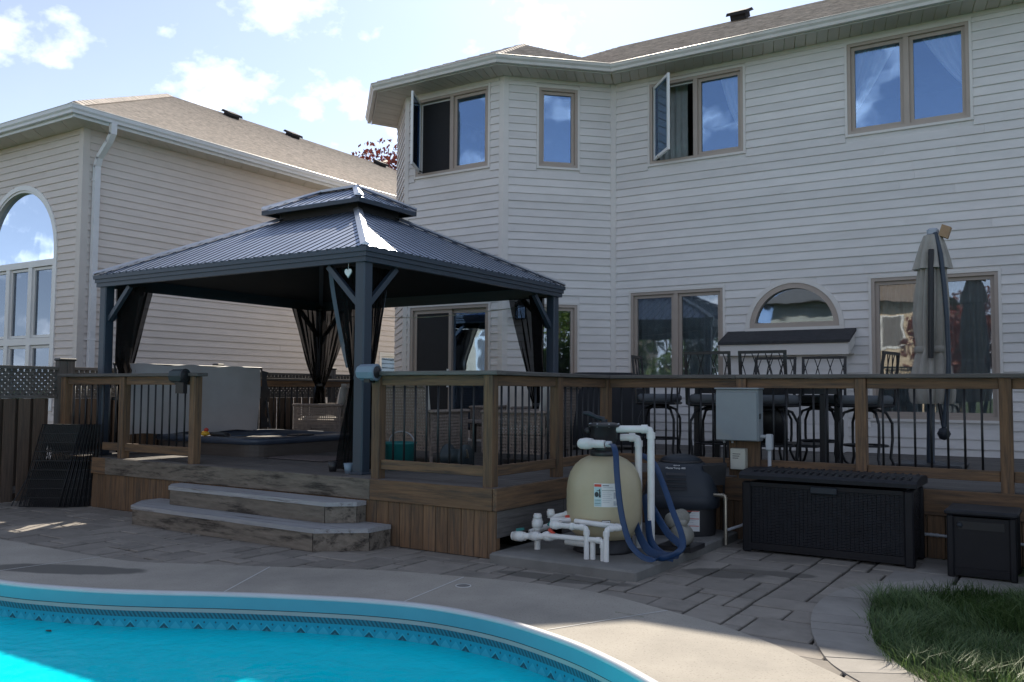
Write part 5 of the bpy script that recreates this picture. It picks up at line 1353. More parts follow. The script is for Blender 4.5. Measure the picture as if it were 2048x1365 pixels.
# ------------------------------------------------------------------ pool equipment
pad = tag(P('equipment_pad', MB().bbox(-4.11, -2.80, 6.03, 8.32, -0.03, 0.08, 0.015), 'concrete_pad'), kind='structure')
PZ = 0.08
flt = thing('sand_filter', 'beige round sand filter tank with black multiport valve on concrete pad', 'pool filter', (-3.40, 6.70, PZ))
P('base', MB().lathe([(0.0, 0.0), (0.26, 0.0), (0.25, 0.02), (0.225, 0.14), (0.0, 0.14)], (0, 0, 0), 32), 'black_plastic', flt, True)
tk = P('tank', MB().lathe([(0.18, 0.09), (0.235, 0.115), (0.285, 0.17), (0.309, 0.245), (0.314, 0.32), (0.314, 0.50), (0.306, 0.57), (0.285, 0.64), (0.245, 0.705), (0.19, 0.752), (0.13, 0.780), (0.10, 0.785), (0.0, 0.785)], (0, 0, 0), 56), 'tank_beige', flt, True)
P('clamp', MB().lathe([(0.108, 0.775), (0.118, 0.782), (0.118, 0.812), (0.108, 0.825), (0.0, 0.825)], (0, 0, 0), 28), 'black_plastic', flt, True)
vb = P('valve_body', MB().lathe([(0.085, 0.82), (0.09, 0.88), (0.11, 0.92), (0.115, 1.02), (0.135, 1.025), (0.135, 1.045), (0.115, 1.048), (0.09, 1.058), (0.0, 1.062)], (0, 0, 0), 28), 'black_plastic', flt, True)
hd = MB().tube([(0.0, 0.0, 1.06), (0.0, 0.0, 1.085)], 0.028, 10); hd.tube([(0, 0, 1.083), (-0.055, -0.03, 1.10), (-0.11, -0.06, 1.13), (-0.155, -0.085, 1.137)], [0.022, 0.017, 0.02, 0.012], 8)
P('valve_handle', hd, 'heater_grey', flt, True)
for i in range(8):
    a = 2 * math.pi * i / 8; P('bolt', MB().lathe([(0, 0), (0.007, 0), (0.007, 0.03), (0, 0.03)], (0.127 * math.cos(a), 0.127 * math.sin(a), 1.022), 6), 'conduit', flt, True)
P('gauge', MB().lathe([(0.0, -0.02), (0.028, -0.02), (0.028, 0.01), (0.0, 0.012)], (-0.14, -0.03, 0.985), 14, True, 'y'), 'black_plastic', flt, True)
# curved labels wrapped on the tank
vd = Vector((3.40, -6.70, 0)).normalized(); a0 = math.atan2(vd.y, vd.x)       # towards the camera side
def tank_patch(a_lo, a_hi, z_lo, z_hi, r, mat, parent, name):
    rows_ = [[(r * math.cos(a_lo + (a_hi - a_lo) * k / 10), r * math.sin(a_lo + (a_hi - a_lo) * k / 10), z) for k in range(11)] for z in (z_lo, z_hi)]
    return P(name, MB().sheet(rows_), mat, parent, True)
lb = tank_patch(a0 - 0.26, a0 + 0.42, 0.392, 0.580, 0.3165, 'label_white', flt, 'label')
def lp(a, b, z0, z1, mat, nm, r=0.3178):
    o = tank_patch(a0 + a, a0 + b, z0, z1, r, mat, flt, nm); return o
lp(-0.25, -0.07, 0.553, 0.574, 'label_red', 'warning_band'); lp(-0.25, -0.07, 0.466, 0.550, 'label_cyan', 'pictogram_panel'); lp(-0.25, -0.07, 0.398, 0.460, 'label_cyan', 'text_panel')
lp(-0.055, 0.41, 0.522, 0.525, 'ink', 'rule')
for i, (a, b) in enumerate(((-0.04, 0.12), (-0.04, 0.22), (-0.04, 0.17), (-0.04, 0.20), (-0.04, 0.15), (-0.04, 0.20), (-0.04, 0.18), (-0.04, 0.14))):
    zq = (0.560, 0.548, 0.505, 0.490, 0.475, 0.460, 0.445, 0.430)[i]; lp(a, b, zq, zq + (0.006 if i == 0 else 0.003), 'ink' if i == 0 else 'label_grey', 'text_line')
lp(0.24, 0.40, 0.405, 0.44, 'label_grey', 'picture'); lp(0.24, 0.40, 0.46, 0.51, 'label_grey', 'picture')
for i in range(4): lp(-0.24, -0.09, 0.406 + 0.013 * i, 0.409 + 0.013 * i, 'ink' if i % 2 else 'label_grey', 'text_line', 0.319)
# pictogram: a round tank and a person leaning back from it
rr = 0.3192
def disc(ac_, zc_, ra, rz_, nm):
    pts = [(rr * math.cos(a0 + ac_ + ra * math.cos(t) / 0.318), rr * math.sin(a0 + ac_ + ra * math.cos(t) / 0.318), zc_ + rz_ * math.sin(t)) for t in [2 * math.pi * k / 16 for k in range(16)]]
    P(nm, MB().add(pts, [tuple(range(16))]), 'ink', flt, True)
disc(-0.19, 0.492, 0.017, 0.021, 'pictogram'); disc(-0.115, 0.528, 0.006, 0.007, 'pictogram'); disc(-0.110, 0.505, 0.006, 0.018, 'pictogram'); disc(-0.098, 0.480, 0.004, 0.014, 'pictogram'); disc(-0.122, 0.480, 0.004, 0.014, 'pictogram'); disc(-0.15, 0.522, 0.014, 0.003, 'pictogram')
sl2 = tank_patch(a0 - 0.06, a0 + 0.16, 0.255, 0.288, 0.3155, 'ink', flt, 'name_plate'); lp(-0.05, 0.15, 0.260, 0.283, 'label_white', 'name_plate', 0.3165); lp(-0.03, 0.13, 0.268, 0.272, 'ink', 'text_line', 0.3178)

def pipes(nm, runs, r, parent, mat='pvc', sock=True, local=False):
    for run in runs:
        pts = [Vector(p) for p in run]; m_ = MB(); sm = [pts[0]]
        for i in range(1, len(pts) - 1):
            a, b, c = pts[i - 1], pts[i], pts[i + 1]; k = min(r * 1.3, (b - a).length * .4, (c - b).length * .4)
            p0 = b + (a - b).normalized() * k; p2 = b + (c - b).normalized() * k
            sm += [p0, p0 * 0.25 + b * 0.5 + p2 * 0.25, p2]
        sm.append(pts[-1]); m_.tube(sm, r, 12)
        if sock:
            for i in range(1, len(pts) - 1):
                for q in (pts[i - 1], pts[i + 1]):
                    d = (q - pts[i]).normalized(); m_.tube([pts[i] + d * r * 0.9, pts[i] + d * r * 2.6], r * 1.22, 12)
        P(nm, m_, mat, parent, local)
vp = thing('valve_plumbing', 'white plastic pipes leaving the filter valve beside the tank', 'pipe', (-3.1, 6.75, PZ))
pipes('pipe', [[(-3.30, 6.72, 1.085), (-3.02, 6.80, 1.09), (-3.02, 6.80, 0.10)], [(-3.30, 6.80, 1.012), (-3.16, 6.86, 1.015), (-3.16, 6.86, 0.10)]], 0.030, vp)
m_ = MB().tube([(-3.46, 6.60, 0.968), (-3.485, 6.55, 0.968), (-3.50, 6.515, 0.966)], [0.040, 0.046, 0.044], 14); m_.tube([(-3.548, 6.497, 0.965), (-3.54, 6.499, 0.965), (-3.52, 6.503, 0.965), (-3.48, 6.511, 0.966), (-3.425, 6.52, 0.967), (-3.42, 6.521, 0.967), (-3.31, 6.534, 0.968)], [0.004, 0.028, 0.043, 0.047, 0.044, 0.034, 0.033], 14); P('elbow', m_, 'pvc', vp)
P('hose_clamp', MB().tube([(-3.298, 6.536, 0.968), (-3.255, 6.54, 0.969)], 0.026, 12), 'conduit', vp)
mf = thing('pipe_manifold', 'white plastic pipe manifold with valves in front of the sand filter', 'manifold', (-3.5, 6.35, PZ))
pipes('pipe', [[(-3.326, 6.25, PZ - .02), (-3.326, 6.25, 0.325), (-3.62, 6.26, 0.318), (-3.66, 6.42, 0.318)],
               [(-3.282, 6.27, PZ - .02), (-3.282, 6.27, 0.215)],
               [(-3.72, 6.27, 0.225), (-3.183, 6.255, 0.235), (-3.183, 6.255, PZ - .02)],
               [(-3.148, 6.24, PZ - .02), (-3.148, 6.24, 0.330), (-3.07, 6.36, 0.335), (-3.48, 6.34, 0.352)]], 0.0215, mf)
pipes('pipe', [[(-4.00, 6.30, 0.19), (-3.62, 6.29, 0.222)], [(-3.87, 6.40, PZ - .02), (-3.87, 6.40, 0.34)], [(-3.98, 6.45, 0.20), (-3.80, 6.70, 0.28)], [(-3.80, 6.50, 0.33), (-3.62, 6.56, 0.38), (-3.52, 6.80, 0.38)], [(-3.76, 6.44, 0.32), (-3.58, 6.47, 0.335)], [(-3.62, 6.45, 0.16), (-3.40, 6.40, 0.165)]], 0.026, mf)
for i, (c, ax, r_, l_) in enumerate((((-3.99, 6.30, 0.19), (1, 0, 0.05), 0.042, 0.12), ((-3.83, 6.295, 0.205), (1, 0, 0.06), 0.038, 0.09), ((-3.70, 6.29, 0.218), (1, 0, 0.05), 0.040, 0.08), ((-3.87, 6.40, 0.29), (0, 0, 1), 0.048, 0.085), ((-3.87, 6.40, 0.35), (0, 0, 1), 0.036, 0.05), ((-3.80, 6.50, 0.37), (0, 0, 1), 0.034, 0.07), ((-3.62, 6.26, 0.318), (1, 0, 0), 0.034, 0.07), ((-3.46, 6.255, 0.322), (1, 0, 0), 0.030, 0.04))):
    d = Vector(ax).normalized() * l_ / 2; c = Vector(c)
    P('union', MB().tube([c - d, c - d * 0.6, c - d * 0.55, c + d * 0.55, c + d * 0.6, c + d], [r_ * .85, r_ * .85, r_, r_, r_ * .85, r_ * .85], 14), 'pvc', mf)
for c, m2, a in (((-3.98, 6.30, 0.245), 'teal', 0.3), ((-3.76, 6.42, 0.30), 'teal', 1.0), ((-3.60, 6.46, 0.365), 'label_red', 0.2), ((-3.66, 6.27, 0.265), 'label_red', -0.8)):
    P('valve_handle', MB().beam((c[0] - 0.035 * math.cos(a), c[1], c[2] - .02 * math.sin(a)), (c[0] + 0.035 * math.cos(a), c[1] + .01, c[2] + .03 * math.sin(a)), 0.02, 0.022), m2, mf)

# flat blue backwash hose
hs = thing('backwash_hose', 'flat blue backwash hose hanging from the filter valve and coiled on the pad', 'hose', (-2.95, 6.4, PZ))
def ribbon(nm, pts, w, parent, mat, side_=Vector((1, 0, 0))):
    cur = catmull(pts, 8, False); rows_ = []
    for i, p in enumerate(cur):
        d = (cur[min(i + 1, len(cur) - 1)] - cur[max(i - 1, 0)]).normalized(); s_ = side_(i / len(cur)) if callable(side_) else side_
        s_ = (s_ - d * s_.dot(d)).normalized(); nn_ = d.cross(s_) * 0.004
        rows_.append([tuple(p - s_ * w), tuple(p - s_ * w * .7 + nn_), tuple(p + s_ * w * .7 + nn_), tuple(p + s_ * w), tuple(p + s_ * w * .7 - nn_), tuple(p - s_ * w * .7 - nn_), tuple(p - s_ * w)])
    return P(nm, MB().sheet(rows_), mat, parent)
nrm_c = Vector((0.84, 0.54, 0))
ribbon('hose_drop', [(-3.26, 6.54, 0.97), (-3.20, 6.47, 0.965), (-3.155, 6.42, 0.90), (-3.125, 6.38, 0.745), (-3.09, 6.36, 0.52), (-3.04, 6.345, 0.33), (-2.97, 6.33, 0.20), (-2.86, 6.36, 0.115), (-2.72, 6.44, 0.13), (-2.63, 6.50, 0.20), (-2.66, 6.56, 0.30), (-2.78, 6.68, 0.45), (-2.93, 6.84, 0.64), (-3.10, 7.02, 0.80), (-3.28, 7.10, 0.86)], 0.024, hs, 'hose_blue', lambda t: nrm_c if t < 0.45 else (nrm_c * (1 - (t - .45)) + Vector((0, 0, 1)) * (t - .45)))
ribbon('hose_loop', [(-3.16, 6.98, 0.52), (-3.05, 6.80, 0.36), (-2.95, 6.64, 0.20), (-2.82, 6.58, 0.12), (-2.70, 6.60, 0.13), (-2.72, 6.72, 0.17), (-2.88, 6.80, 0.26), (-3.10, 6.98, 0.44)], 0.030, hs, 'hose_blue', Vector((0.5, 0.4, 0.7)))
ribbon('hose_loop', [(-3.14, 6.74, 0.34), (-3.02, 6.60, 0.22), (-2.90, 6.54, 0.13), (-2.72, 6.55, 0.11)], 0.034, hs, 'hose_blue', Vector((0.3, 0.3, 0.8)))

# pump and heater
pm = thing('pool_pump', 'cream pool pump partly hidden behind the blue hose', 'pump', (-2.96, 7.16, PZ))
P('motor', MB().lathe([(0, -0.20), (0.05, -0.20), (0.066, -0.17), (0.068, 0.05), (0.06, 0.09), (0, 0.09)], (0.02, 0.05, 0.24), 18, True, 'y'), 'pump_beige', pm, True)
for i in range(6): P('fin', MB().lathe([(0.067, -0.005), (0.075, -0.004), (0.075, 0.004), (0.067, 0.005)], (0.02, -0.09 + 0.028 * i + .05, 0.24), 18, True, 'y'), 'pump_beige', pm, True)
P('pump_housing', MB().lathe([(0, -0.09), (0.075, -0.09), (0.092, -0.06), (0.092, 0.05), (0.06, 0.09), (0, 0.09)], (0.10, -0.10, 0.12), 20, True, 'y'), 'pump_beige', pm, True)
P('strainer_lid', MB().lathe([(0, 0), (0.05, 0), (0.05, 0.04), (0.04, 0.05), (0, 0.05)], (0.10, -0.11, 0.20), 16), 'pump_beige', pm, True)
P('foot', MB().box(-0.08, 0.22, -0.2, 0.12, 0, 0.04), 'black_plastic', pm, True)

he = thing('pool_heater', 'dark grey domed pool heater with louvres behind the sand filter', 'heater', (-3.24, 7.99, PZ), R(21))
def superring(rx, ry, n=40, p=3.2):
    out = []
    for k in range(n):
        t = 2 * math.pi * k / n; c, s_ = math.cos(t), math.sin(t)
        out.append((rx * math.copysign(abs(c) ** (2 / p), c), ry * math.copysign(abs(s_) ** (2 / p), s_)))
    return out
def loft(secs, n=40):
    m_ = MB(); vs = [(x, y, z) for lp_, z in secs for x, y in lp_]
    m_.add(vs, [(k * n + i, k * n + (i + 1) % n, (k + 1) * n + (i + 1) % n, (k + 1) * n + i) for k in range(len(secs) - 1) for i in range(n)], True)
    m_.add([(x, y, secs[-1][1]) for x, y in secs[-1][0]], [tuple(range(n))]); return m_
P('cabinet', loft([(superring(.315, .29), 0.0), (superring(.32, .295), 0.02), (superring(.325, .30), 0.26)]), 'heater_dark', he, True)
P('skirt_band', loft([(superring(.35, .32), 0.25), (superring(.36, .33), 0.26), (superring(.36, .33), 0.355), (superring(.35, .32), 0.37)]), 'heater_grey', he, True)
P('hood', loft([(superring(.345, .312, p=4.0), 0.365), (superring(.33, .298, p=4.0), 0.44), (superring(.305, .276, p=3.8), 0.54), (superring(.27, .245, p=3.4), 0.615), (superring(.22, .21, p=2.8), 0.65), (superring(.20, .20, p=2.2), 0.655)]), 'heater_grey', he, True)
P('exhaust_collar', MB().lathe([(0.20, 0.655), (0.205, 0.667), (0.19, 0.677)], (0, 0, 0), 28), 'black_plastic', he, True)
P('exhaust_cap', MB().lathe([(0.185, 0.673), (0.19, 0.685), (0.13, 0.715), (0.05, 0.73), (0, 0.732)], (0, 0, 0), 28), 'heater_grey', he, True)
for i in range(4):
    z = 0.425 + 0.042 * i; yq = -0.302 + 0.012 * i
    P('louvre', MB().hexa([(-0.15 + .006 * i, yq - 0.020, z), (0.06 - .004 * i, yq - 0.020, z), (0.06 - .004 * i, yq + 0.03, z), (-0.15 + .006 * i, yq + 0.03, z), (-0.15 + .006 * i, yq + 0.004, z + 0.022), (0.06 - .004 * i, yq + 0.004, z + 0.022), (0.06 - .004 * i, yq + 0.03, z + 0.022), (-0.15 + .006 * i, yq + 0.03, z + 0.022)]), 'black_plastic', he, True)
P('control_box', MB().hexa([(0.24, -0.20, 0.46), (0.40, -0.14, 0.46), (0.40, 0.06, 0.46), (0.24, 0.06, 0.46), (0.20, -0.24, 0.64), (0.42, -0.16, 0.655), (0.42, 0.06, 0.655), (0.20, 0.06, 0.64)]), 'heater_dark', he, True)
P('rating_label', MB().box(0.02, 0.17, -0.297, -0.293, 0.05, 0.235), 'label_white', he, True)
for z in (0.228, 0.16, 0.095): P('label_stripe', MB().box(0.025, 0.165, -0.2985, -0.2965, z, z + 0.006), 'label_red', he, True)
for i in range(6): P('label_text', MB().box(0.03, 0.03 + random.uniform(.07, .12), -0.2985, -0.2965, 0.108 + .02 * i - (0.0 if i < 3 else -0.005), 0.111 + .02 * i), 'label_grey', he, True)
def lettering(txt, size, loc, rot, mat, parent):
    cu = bpy.data.curves.new('lettering', 'FONT'); cu.body = txt; cu.size = size; cu.align_x = 'CENTER'; cu.extrude = 0.0008
    tmp = bpy.data.objects.new('lettering_curve', cu); me = bpy.data.meshes.new_from_object(tmp); bpy.data.objects.remove(tmp); me.materials.clear(); me.materials.append(MATS[mat])
    o = bpy.data.objects.new('lettering', me); COL.objects.link(o); o.parent = parent; o.location = loc; o.rotation_euler = rot
    return o
lettering('MasterTemp 400', 0.026, (-0.045, -0.252, 0.608), (R(62), 0, 0), 'label_white', he)
lettering('PENTAIR', 0.015, (-0.035, -0.238, 0.634), (R(52), 0, 0), 'label_white', he)
gp_ = thing('gas_pipe', 'metal gas pipe with elbow rising at the right of the heater', 'pipe', (-2.78, 7.95, 0))
pipes('pipe', [[(-2.90, 7.88, 0.46), (-2.76, 7.86, 0.46), (-2.76, 7.86, 0.02)]], 0.0165, gp_, 'brass')
pipes('branch', [[(-2.76, 7.86, 0.15), (-2.62, 8.0, 0.20), (-2.50, 8.22, 0.22), (-1.10, 8.33, 0.20), (2.0, 8.33, 0.12)]], 0.013, gp_, 'conduit')
P('valve', MB().tube([(-2.60, 8.02, 0.19), (-2.60, 8.02, 0.26)], 0.012, 8), 'brass', gp_)

# electrical box on the rail
eb = thing('electrical_box', 'grey steel electrical box mounted on the railing above the storage chest', 'electrical box', (-2.77, 8.33, 0.94))
P('enclosure', MB().bbox(-2.975, -2.565, 8.22, 8.368, 0.94, 1.425, 0.006), 'box_grey', eb)
P('door', MB().bbox(-2.972, -2.575, 8.205, 8.219, 0.945, 1.40, 0.005), 'box_grey', eb)
P('top_lip', MB().bbox(-2.985, -2.555, 8.20, 8.372, 1.426, 1.442, 0.004), 'box_grey', eb)
P('latch', MB().box(-2.563, -2.555, 8.24, 8.27, 1.15, 1.20), 'black_metal', eb)
P('backing_board', MB().box(-2.90, -2.60, 8.37, 8.398, 0.60, 0.96), 'wood_z', eb)
for x_ in (-2.92, -2.84): P('cable_gland', MB().tube([(x_, 8.29, 0.94), (x_, 8.29, 0.915)], 0.012, 8), 'conduit', eb)
P('cable', MB().tube([(-2.92, 8.29, 0.92), (-2.925, 8.29, 0.6), (-2.93, 8.28, 0.05)], 0.011, 8), 'black_rubber', eb)
cd_ = thing('conduit_body', 'grey conduit elbow and pipe at the right of the electrical box', 'conduit', (-2.48, 8.29, 0.3))
P('elbow_box', MB().bbox(-2.515, -2.455, 8.26, 8.325, 0.86, 1.01, 0.008), 'conduit', cd_); P('nipple', MB().tube([(-2.565, 8.29, 0.985), (-2.51, 8.29, 0.985)], 0.018, 10), 'conduit', cd_)
P('pipe', MB().tube([(-2.485, 8.29, 0.865), (-2.485, 8.29, 0.05)], 0.017, 10), 'conduit', cd_)
tm = thing('timer_box', 'small cream timer box hanging below the electrical box', 'timer', (-2.78, 8.33, 0.66))
P('case', MB().bbox(-2.86, -2.715, 8.28, 8.368, 0.665, 0.865, 0.006), 'timer_cream', tm)
for i in range(3): P('text_line', MB().box(-2.835, -2.76 - 0.01 * i, 8.2775, 8.2795, 0.81 - 0.02 * i, 0.816 - 0.02 * i), 'ink', tm)

# ------------------------------------------------------------------ storage chests
ch = thing('storage_chest', 'large black woven plastic deck storage chest on the pavers', 'storage chest', (-1.86, 8.02, 0.0))
cx0, cx1, cy0, cy1 = -2.57, -1.17, 7.745, 8.30
P('body', MB().box(cx0 + .03, cx1 - .03, cy0 + .035, cy1 - .02, 0.03, 0.60), 'wicker_black', ch)
for a, b in ((cx0, cx0 + .075), (cx1 - .075, cx1)):
    P('corner_post', MB().bbox(a, b, cy0, cy0 + .075, 0.0, 0.615, 0.012), 'bin_black', ch); P('corner_post', MB().bbox(a, b, cy1 - .075, cy1, 0.0, 0.615, 0.012), 'bin_black', ch)
P('plinth', MB().box(cx0 + .076, cx1 - .076, cy0 + .012, cy1 - .012, 0.025, 0.085), 'bin_black', ch); P('top_band', MB().box(cx0 + .076, cx1 - .076, cy0 + .014, cy1 - .014, 0.575, 0.610), 'bin_black', ch)
# woven panels: vertical staves with staggered short weavers, one joined relief for each panel
def weave(nm, u0, u1, z0, z1, place, parent, mat, cw=0.034, rh=0.013):
    m_ = MB(); k = int((u1 - u0) / cw); rws = int((z1 - z0) / rh)
    for i in range(k):
        for j in range(rws):
            d = 0.006 if (i // 3 + (j % 2)) % 2 == 0 else 0.0025
            a, b = u0 + (u1 - u0) * i / k, u0 + (u1 - u0) * (i + 1) / k; c, e = z0 + (z1 - z0) * j / rws, z0 + (z1 - z0) * (j + 1) / rws
            q = [place(a, 0, c), place(b, 0, c), place(b, 0, e), place(a, 0, e), place(a + .002, d, c + .0025), place(b - .002, d, c + .0025), place(b - .002, d, e - .0025), place(a + .002, d, e - .0025)]
            m_.add(q, [(4, 5, 6, 7), (0, 1, 5, 4), (1, 2, 6, 5), (2, 3, 7, 6), (3, 0, 4, 7)])
    return tag(P(nm, m_, mat, parent), kind='stuff')
weave('woven_panel', cx0 + .076, cx1 - .076, 0.087, 0.573, lambda u_, d, z: (u_, cy0 + .030 - d, z), ch, 'wicker_black')
weave('woven_panel', cy0 + .076, cy1 - .076, 0.087, 0.573, lambda u_, d, z: (cx1 - .028 + d, u_, z), ch, 'wicker_black')
lid = MB(); n_ = 12
for i in range(n_): pass
prof_l = [(cy0 - .03, 0.640), (cy0 - .032, 0.672), (cy0 - .01, 0.695), (cy0 + .12, 0.712), ((cy0 + cy1) / 2, 0.718), (cy1 - .1, 0.712), (cy1, 0.695), (cy1 + .01, 0.660), (cy1, 0.640)]
va = [(cx0 - .015, y, z) for y, z in prof_l]; vb_ = [(cx1 + .03, y, z) for y, z in prof_l]; q_ = len(prof_l)
lid.add(va + vb_, [(i, i + 1, q_ + i + 1, q_ + i) for i in range(q_ - 1)] + [tuple(range(q_ - 1, -1, -1)), tuple(range(q_, 2 * q_)), (0, q_, 2 * q_ - 1, q_ - 1)])
lid_o = P('lid', lid, 'wicker_black', ch)
P('hasp', MB().bbox(-1.98, -1.76, cy0 - .005, cy0 + .012, 0.545, 0.605, 0.008), 'heater_grey', ch)
P('hinge_prop', MB().box(cx0 + .1, cx0 + .12, cy1 - .06, cy1 - .03, 0.60, 0.65), 'bin_black', ch); P('hinge_prop', MB().box(cx1 - .12, cx1 - .1, cy1 - .06, cy1 - .03, 0.60, 0.65), 'bin_black', ch)
P('rear_wall', MB().box(cx0 + .02, cx1 - .02, cy1 - .04, cy1 - .02, 0.55, 0.64), 'bin_black', ch)
for i in range(22): P('lid_rib', MB().box(cx0 + .1 + i * .06, cx0 + .115 + i * .06, cy0 + .02, cy1 - .05, 0.705, 0.7165), 'wicker_black', lid_o)
bn = thing('side_bin', 'small black square bin with open slot beside the storage chest', 'bin', (-0.68, 7.80, 0))
bx0, bx1, by0, by1 = -0.915, -0.445, 7.58, 8.02
P('panel', MB().box(bx0 + .02, bx1 - .02, by0 + .02, by1 - .02, 0.03, 0.46), 'bin_black', bn)
for a, b in ((bx0, bx0 + .05), (bx1 - .05, bx1)):
    for c, d in ((by0, by0 + .05), (by1 - .05, by1)): P('corner_post', MB().bbox(a, b, c, d, 0, 0.475, 0.01), 'bin_black', bn)
P('lid', MB().bbox(bx0 - .015, bx1 + .015, by0 - .015, by1 + .015, 0.475, 0.515, 0.012), 'wicker_black', bn)
P('slot', MB().box(bx0 + .08, bx1 - .08, by0 + .012, by0 + .021, 0.37, 0.43), 'black_rubber', bn); P('base_band', MB().box(bx0 + .052, bx1 - .052, by0 + .006, by1 - .006, 0.02, 0.08), 'bin_black', bn)
P('knob', MB().lathe([(0, -0.02), (0.018, -0.02), (0.022, 0), (0, 0.01)], (bx0 + .09, by0 + .02, 0.40), 10, True, 'y'), 'heater_grey', bn)

# ------------------------------------------------------------------ wicker seating
def wicker_seat(label, c, rz, w=0.80, back=0.86, cush=True, grp='wicker lounge chairs under the gazebo'):
    t = thing('wicker_chair', label, 'chair', (c[0], c[1], DZ), rz, grp)
    h = w / 2; dp = 0.74
    def lattice(place, u0, u1, z0, z1, nm):
        m_ = MB(); nu = int((u1 - u0) / 0.033); nz_ = int((z1 - z0) / 0.033)
        def strip(a, b, c_, d, o):
            q = [place(a, o, c_), place(b, o, c_), place(b, o, d), place(a, o, d), place(a, o + .007, c_), place(b, o + .007, c_), place(b, o + .007, d), place(a, o + .007, d)]; m_.hexa(q)
        for i in range(nu + 1): a = u0 + (u1 - u0) * i / max(nu, 1); strip(a - .009, a + .009, z0, z1, 0.0)
        for j in range(nz_ + 1): a = z0 + (z1 - z0) * j / max(nz_, 1); strip(u0, u1, a - .010, a + .010, 0.006)
        return P(nm, m_, 'wicker_brown', t, True)
    lattice(lambda u_, o, z: (u_, -dp / 2 - o - (z - .3) * 0.16, z), -h + .03, h - .03, 0.16, back, 'back_weave')
    for s_ in (-1, 1):
        lattice(lambda u_, o, z: (s_ * (h + o), u_, z), -dp / 2, dp / 2, 0.14, 0.56, 'arm_weave')
        P('arm_rest', MB().bbox(s_ * h - .045, s_ * h + .045, -dp / 2 - .03, dp / 2 + .02, 0.56, 0.60, 0.015), 'wicker_brown', t, True)
        for y_ in (-dp / 2 + .03, dp / 2 - .03): P('leg', MB().tube([(s_ * (h - .02), y_, 0.0), (s_ * (h - .02), y_, 0.58)], [0.018, 0.028], 8), 'wicker_brown', t, True)
    lattice(lambda u_, o, z: (u_, dp / 2 + o, z), -h + .03, h - .03, 0.14, 0.30, 'front_weave')
    P('seat_base', MB().bbox(-h + .02, h - .02, -dp / 2 + .01, dp / 2 - .01, 0.24, 0.30, 0.01), 'wicker_brown', t, True)
    P('back_roll', MB().tube([(-h + .02, -dp / 2 - .10, back + .01), (h - .02, -dp / 2 - .10, back + .01)], 0.035, 10), 'wicker_brown', t, True)
    def pillow(x0, x1, y0, y1, z0, z1, nm, tilt=0.0):
        m_ = MB(); N = 8; rows_ = []
        for sgn in (1, -1):
            for j in range(N + 1):
                v = j / N; r_ = []
                for i in range(N + 1):
                    u_ = i / N; pf = (math.sin(math.pi * u_) * math.sin(math.pi * v)) ** 0.28
                    x = x0 + (x1 - x0) * u_; y = y0 + (y1 - y0) * v; zc = (z0 + z1) / 2 + sgn * (z1 - z0) / 2 * pf
                    if tilt: r_.append((x, zc - tilt * (y - y0), y))
                    else: r_.append((x, y, zc))
                rows_.append(r_)
            m_.sheet(rows_ if sgn > 0 else [list(reversed(q)) for q in rows_]); rows_ = []
        return P(nm, m_, 'cushion', t, True)
    if cush:
        pillow(-h + .05, h - .05, -dp / 2 + .06, dp / 2 + .03, 0.295, 0.42, 'seat_cushion')
        pillow(-h + .06, h - .06, 0.40, back + .04, -dp / 2 + .02, -dp / 2 + .18, 'back_cushion', 0.16)
    return t
wicker_seat('wicker chair with beige cushions facing the hot tub, partly sunlit', (-9.80, 9.95), R(112))
wicker_seat('wicker chair turned away, its woven back close behind the short railing', (-6.46, 8.02), R(4), 0.86)
wicker_seat('wicker chair seen from its side behind the corner rail post', (-5.30, 8.55), R(98), 0.82)
wicker_seat('wicker chair in front of the patio door, far side of the low table', (-6.85, 10.55), R(170), 0.80)
lt = thing('low_table', 'low dark coffee table between the wicker chairs', 'table', (-6.35, 9.35, DZ))
P('top', MB().bbox(-0.50, 0.50, -0.32, 0.32, 0.40, 0.435, 0.01), 'wicker_brown', lt, True)
for sx in (-1, 1):
    for sy in (-1, 1): P('leg', MB().tube([(sx * .44, sy * .27, 0), (sx * .44, sy * .27, 0.40)], 0.022, 8), 'black_metal', lt, True)
bk = thing('teal_bucket', 'teal plastic bucket on the deck behind the short railing', 'bucket', (-5.92, 7.05, DZ))
P('pail', MB().lathe([(0, 0.0), (0.13, 0.0), (0.17, 0.26), (0.178, 0.265), (0.178, 0.28), (0.165, 0.28), (0.125, 0.01), (0, 0.01)], (0, 0, 0), 24), 'teal', bk, True)
P('handle', MB().tube([(0.17 * math.cos(t), 0.03, 0.27 + 0.12 * math.sin(t)) for t in [math.pi * k / 12 for k in range(13)]], 0.006, 6), 'conduit', bk, True)
gl_ = thing('garden_hose_reel', 'dark low reel with a metal handle beside the teal bucket', 'reel', (-5.38, 7.30, DZ))
P('drum', MB().lathe([(0, -0.12), (0.13, -0.12), (0.13, -0.10), (0.08, -0.09), (0.08, 0.09), (0.13, 0.10), (0.13, 0.12), (0, 0.12)], (0, 0, 0.14), 20, True, 'x'), 'rail_box_dark', gl_, True)
P('crank', MB().tube([(0.12, 0, 0.14), (0.16, -0.02, 0.14), (0.17, -0.06, 0.22)], 0.01, 8), 'brass', gl_, True); P('foot', MB().box(-0.13, 0.13, -0.1, 0.1, 0, 0.02), 'black_plastic', gl_, True)

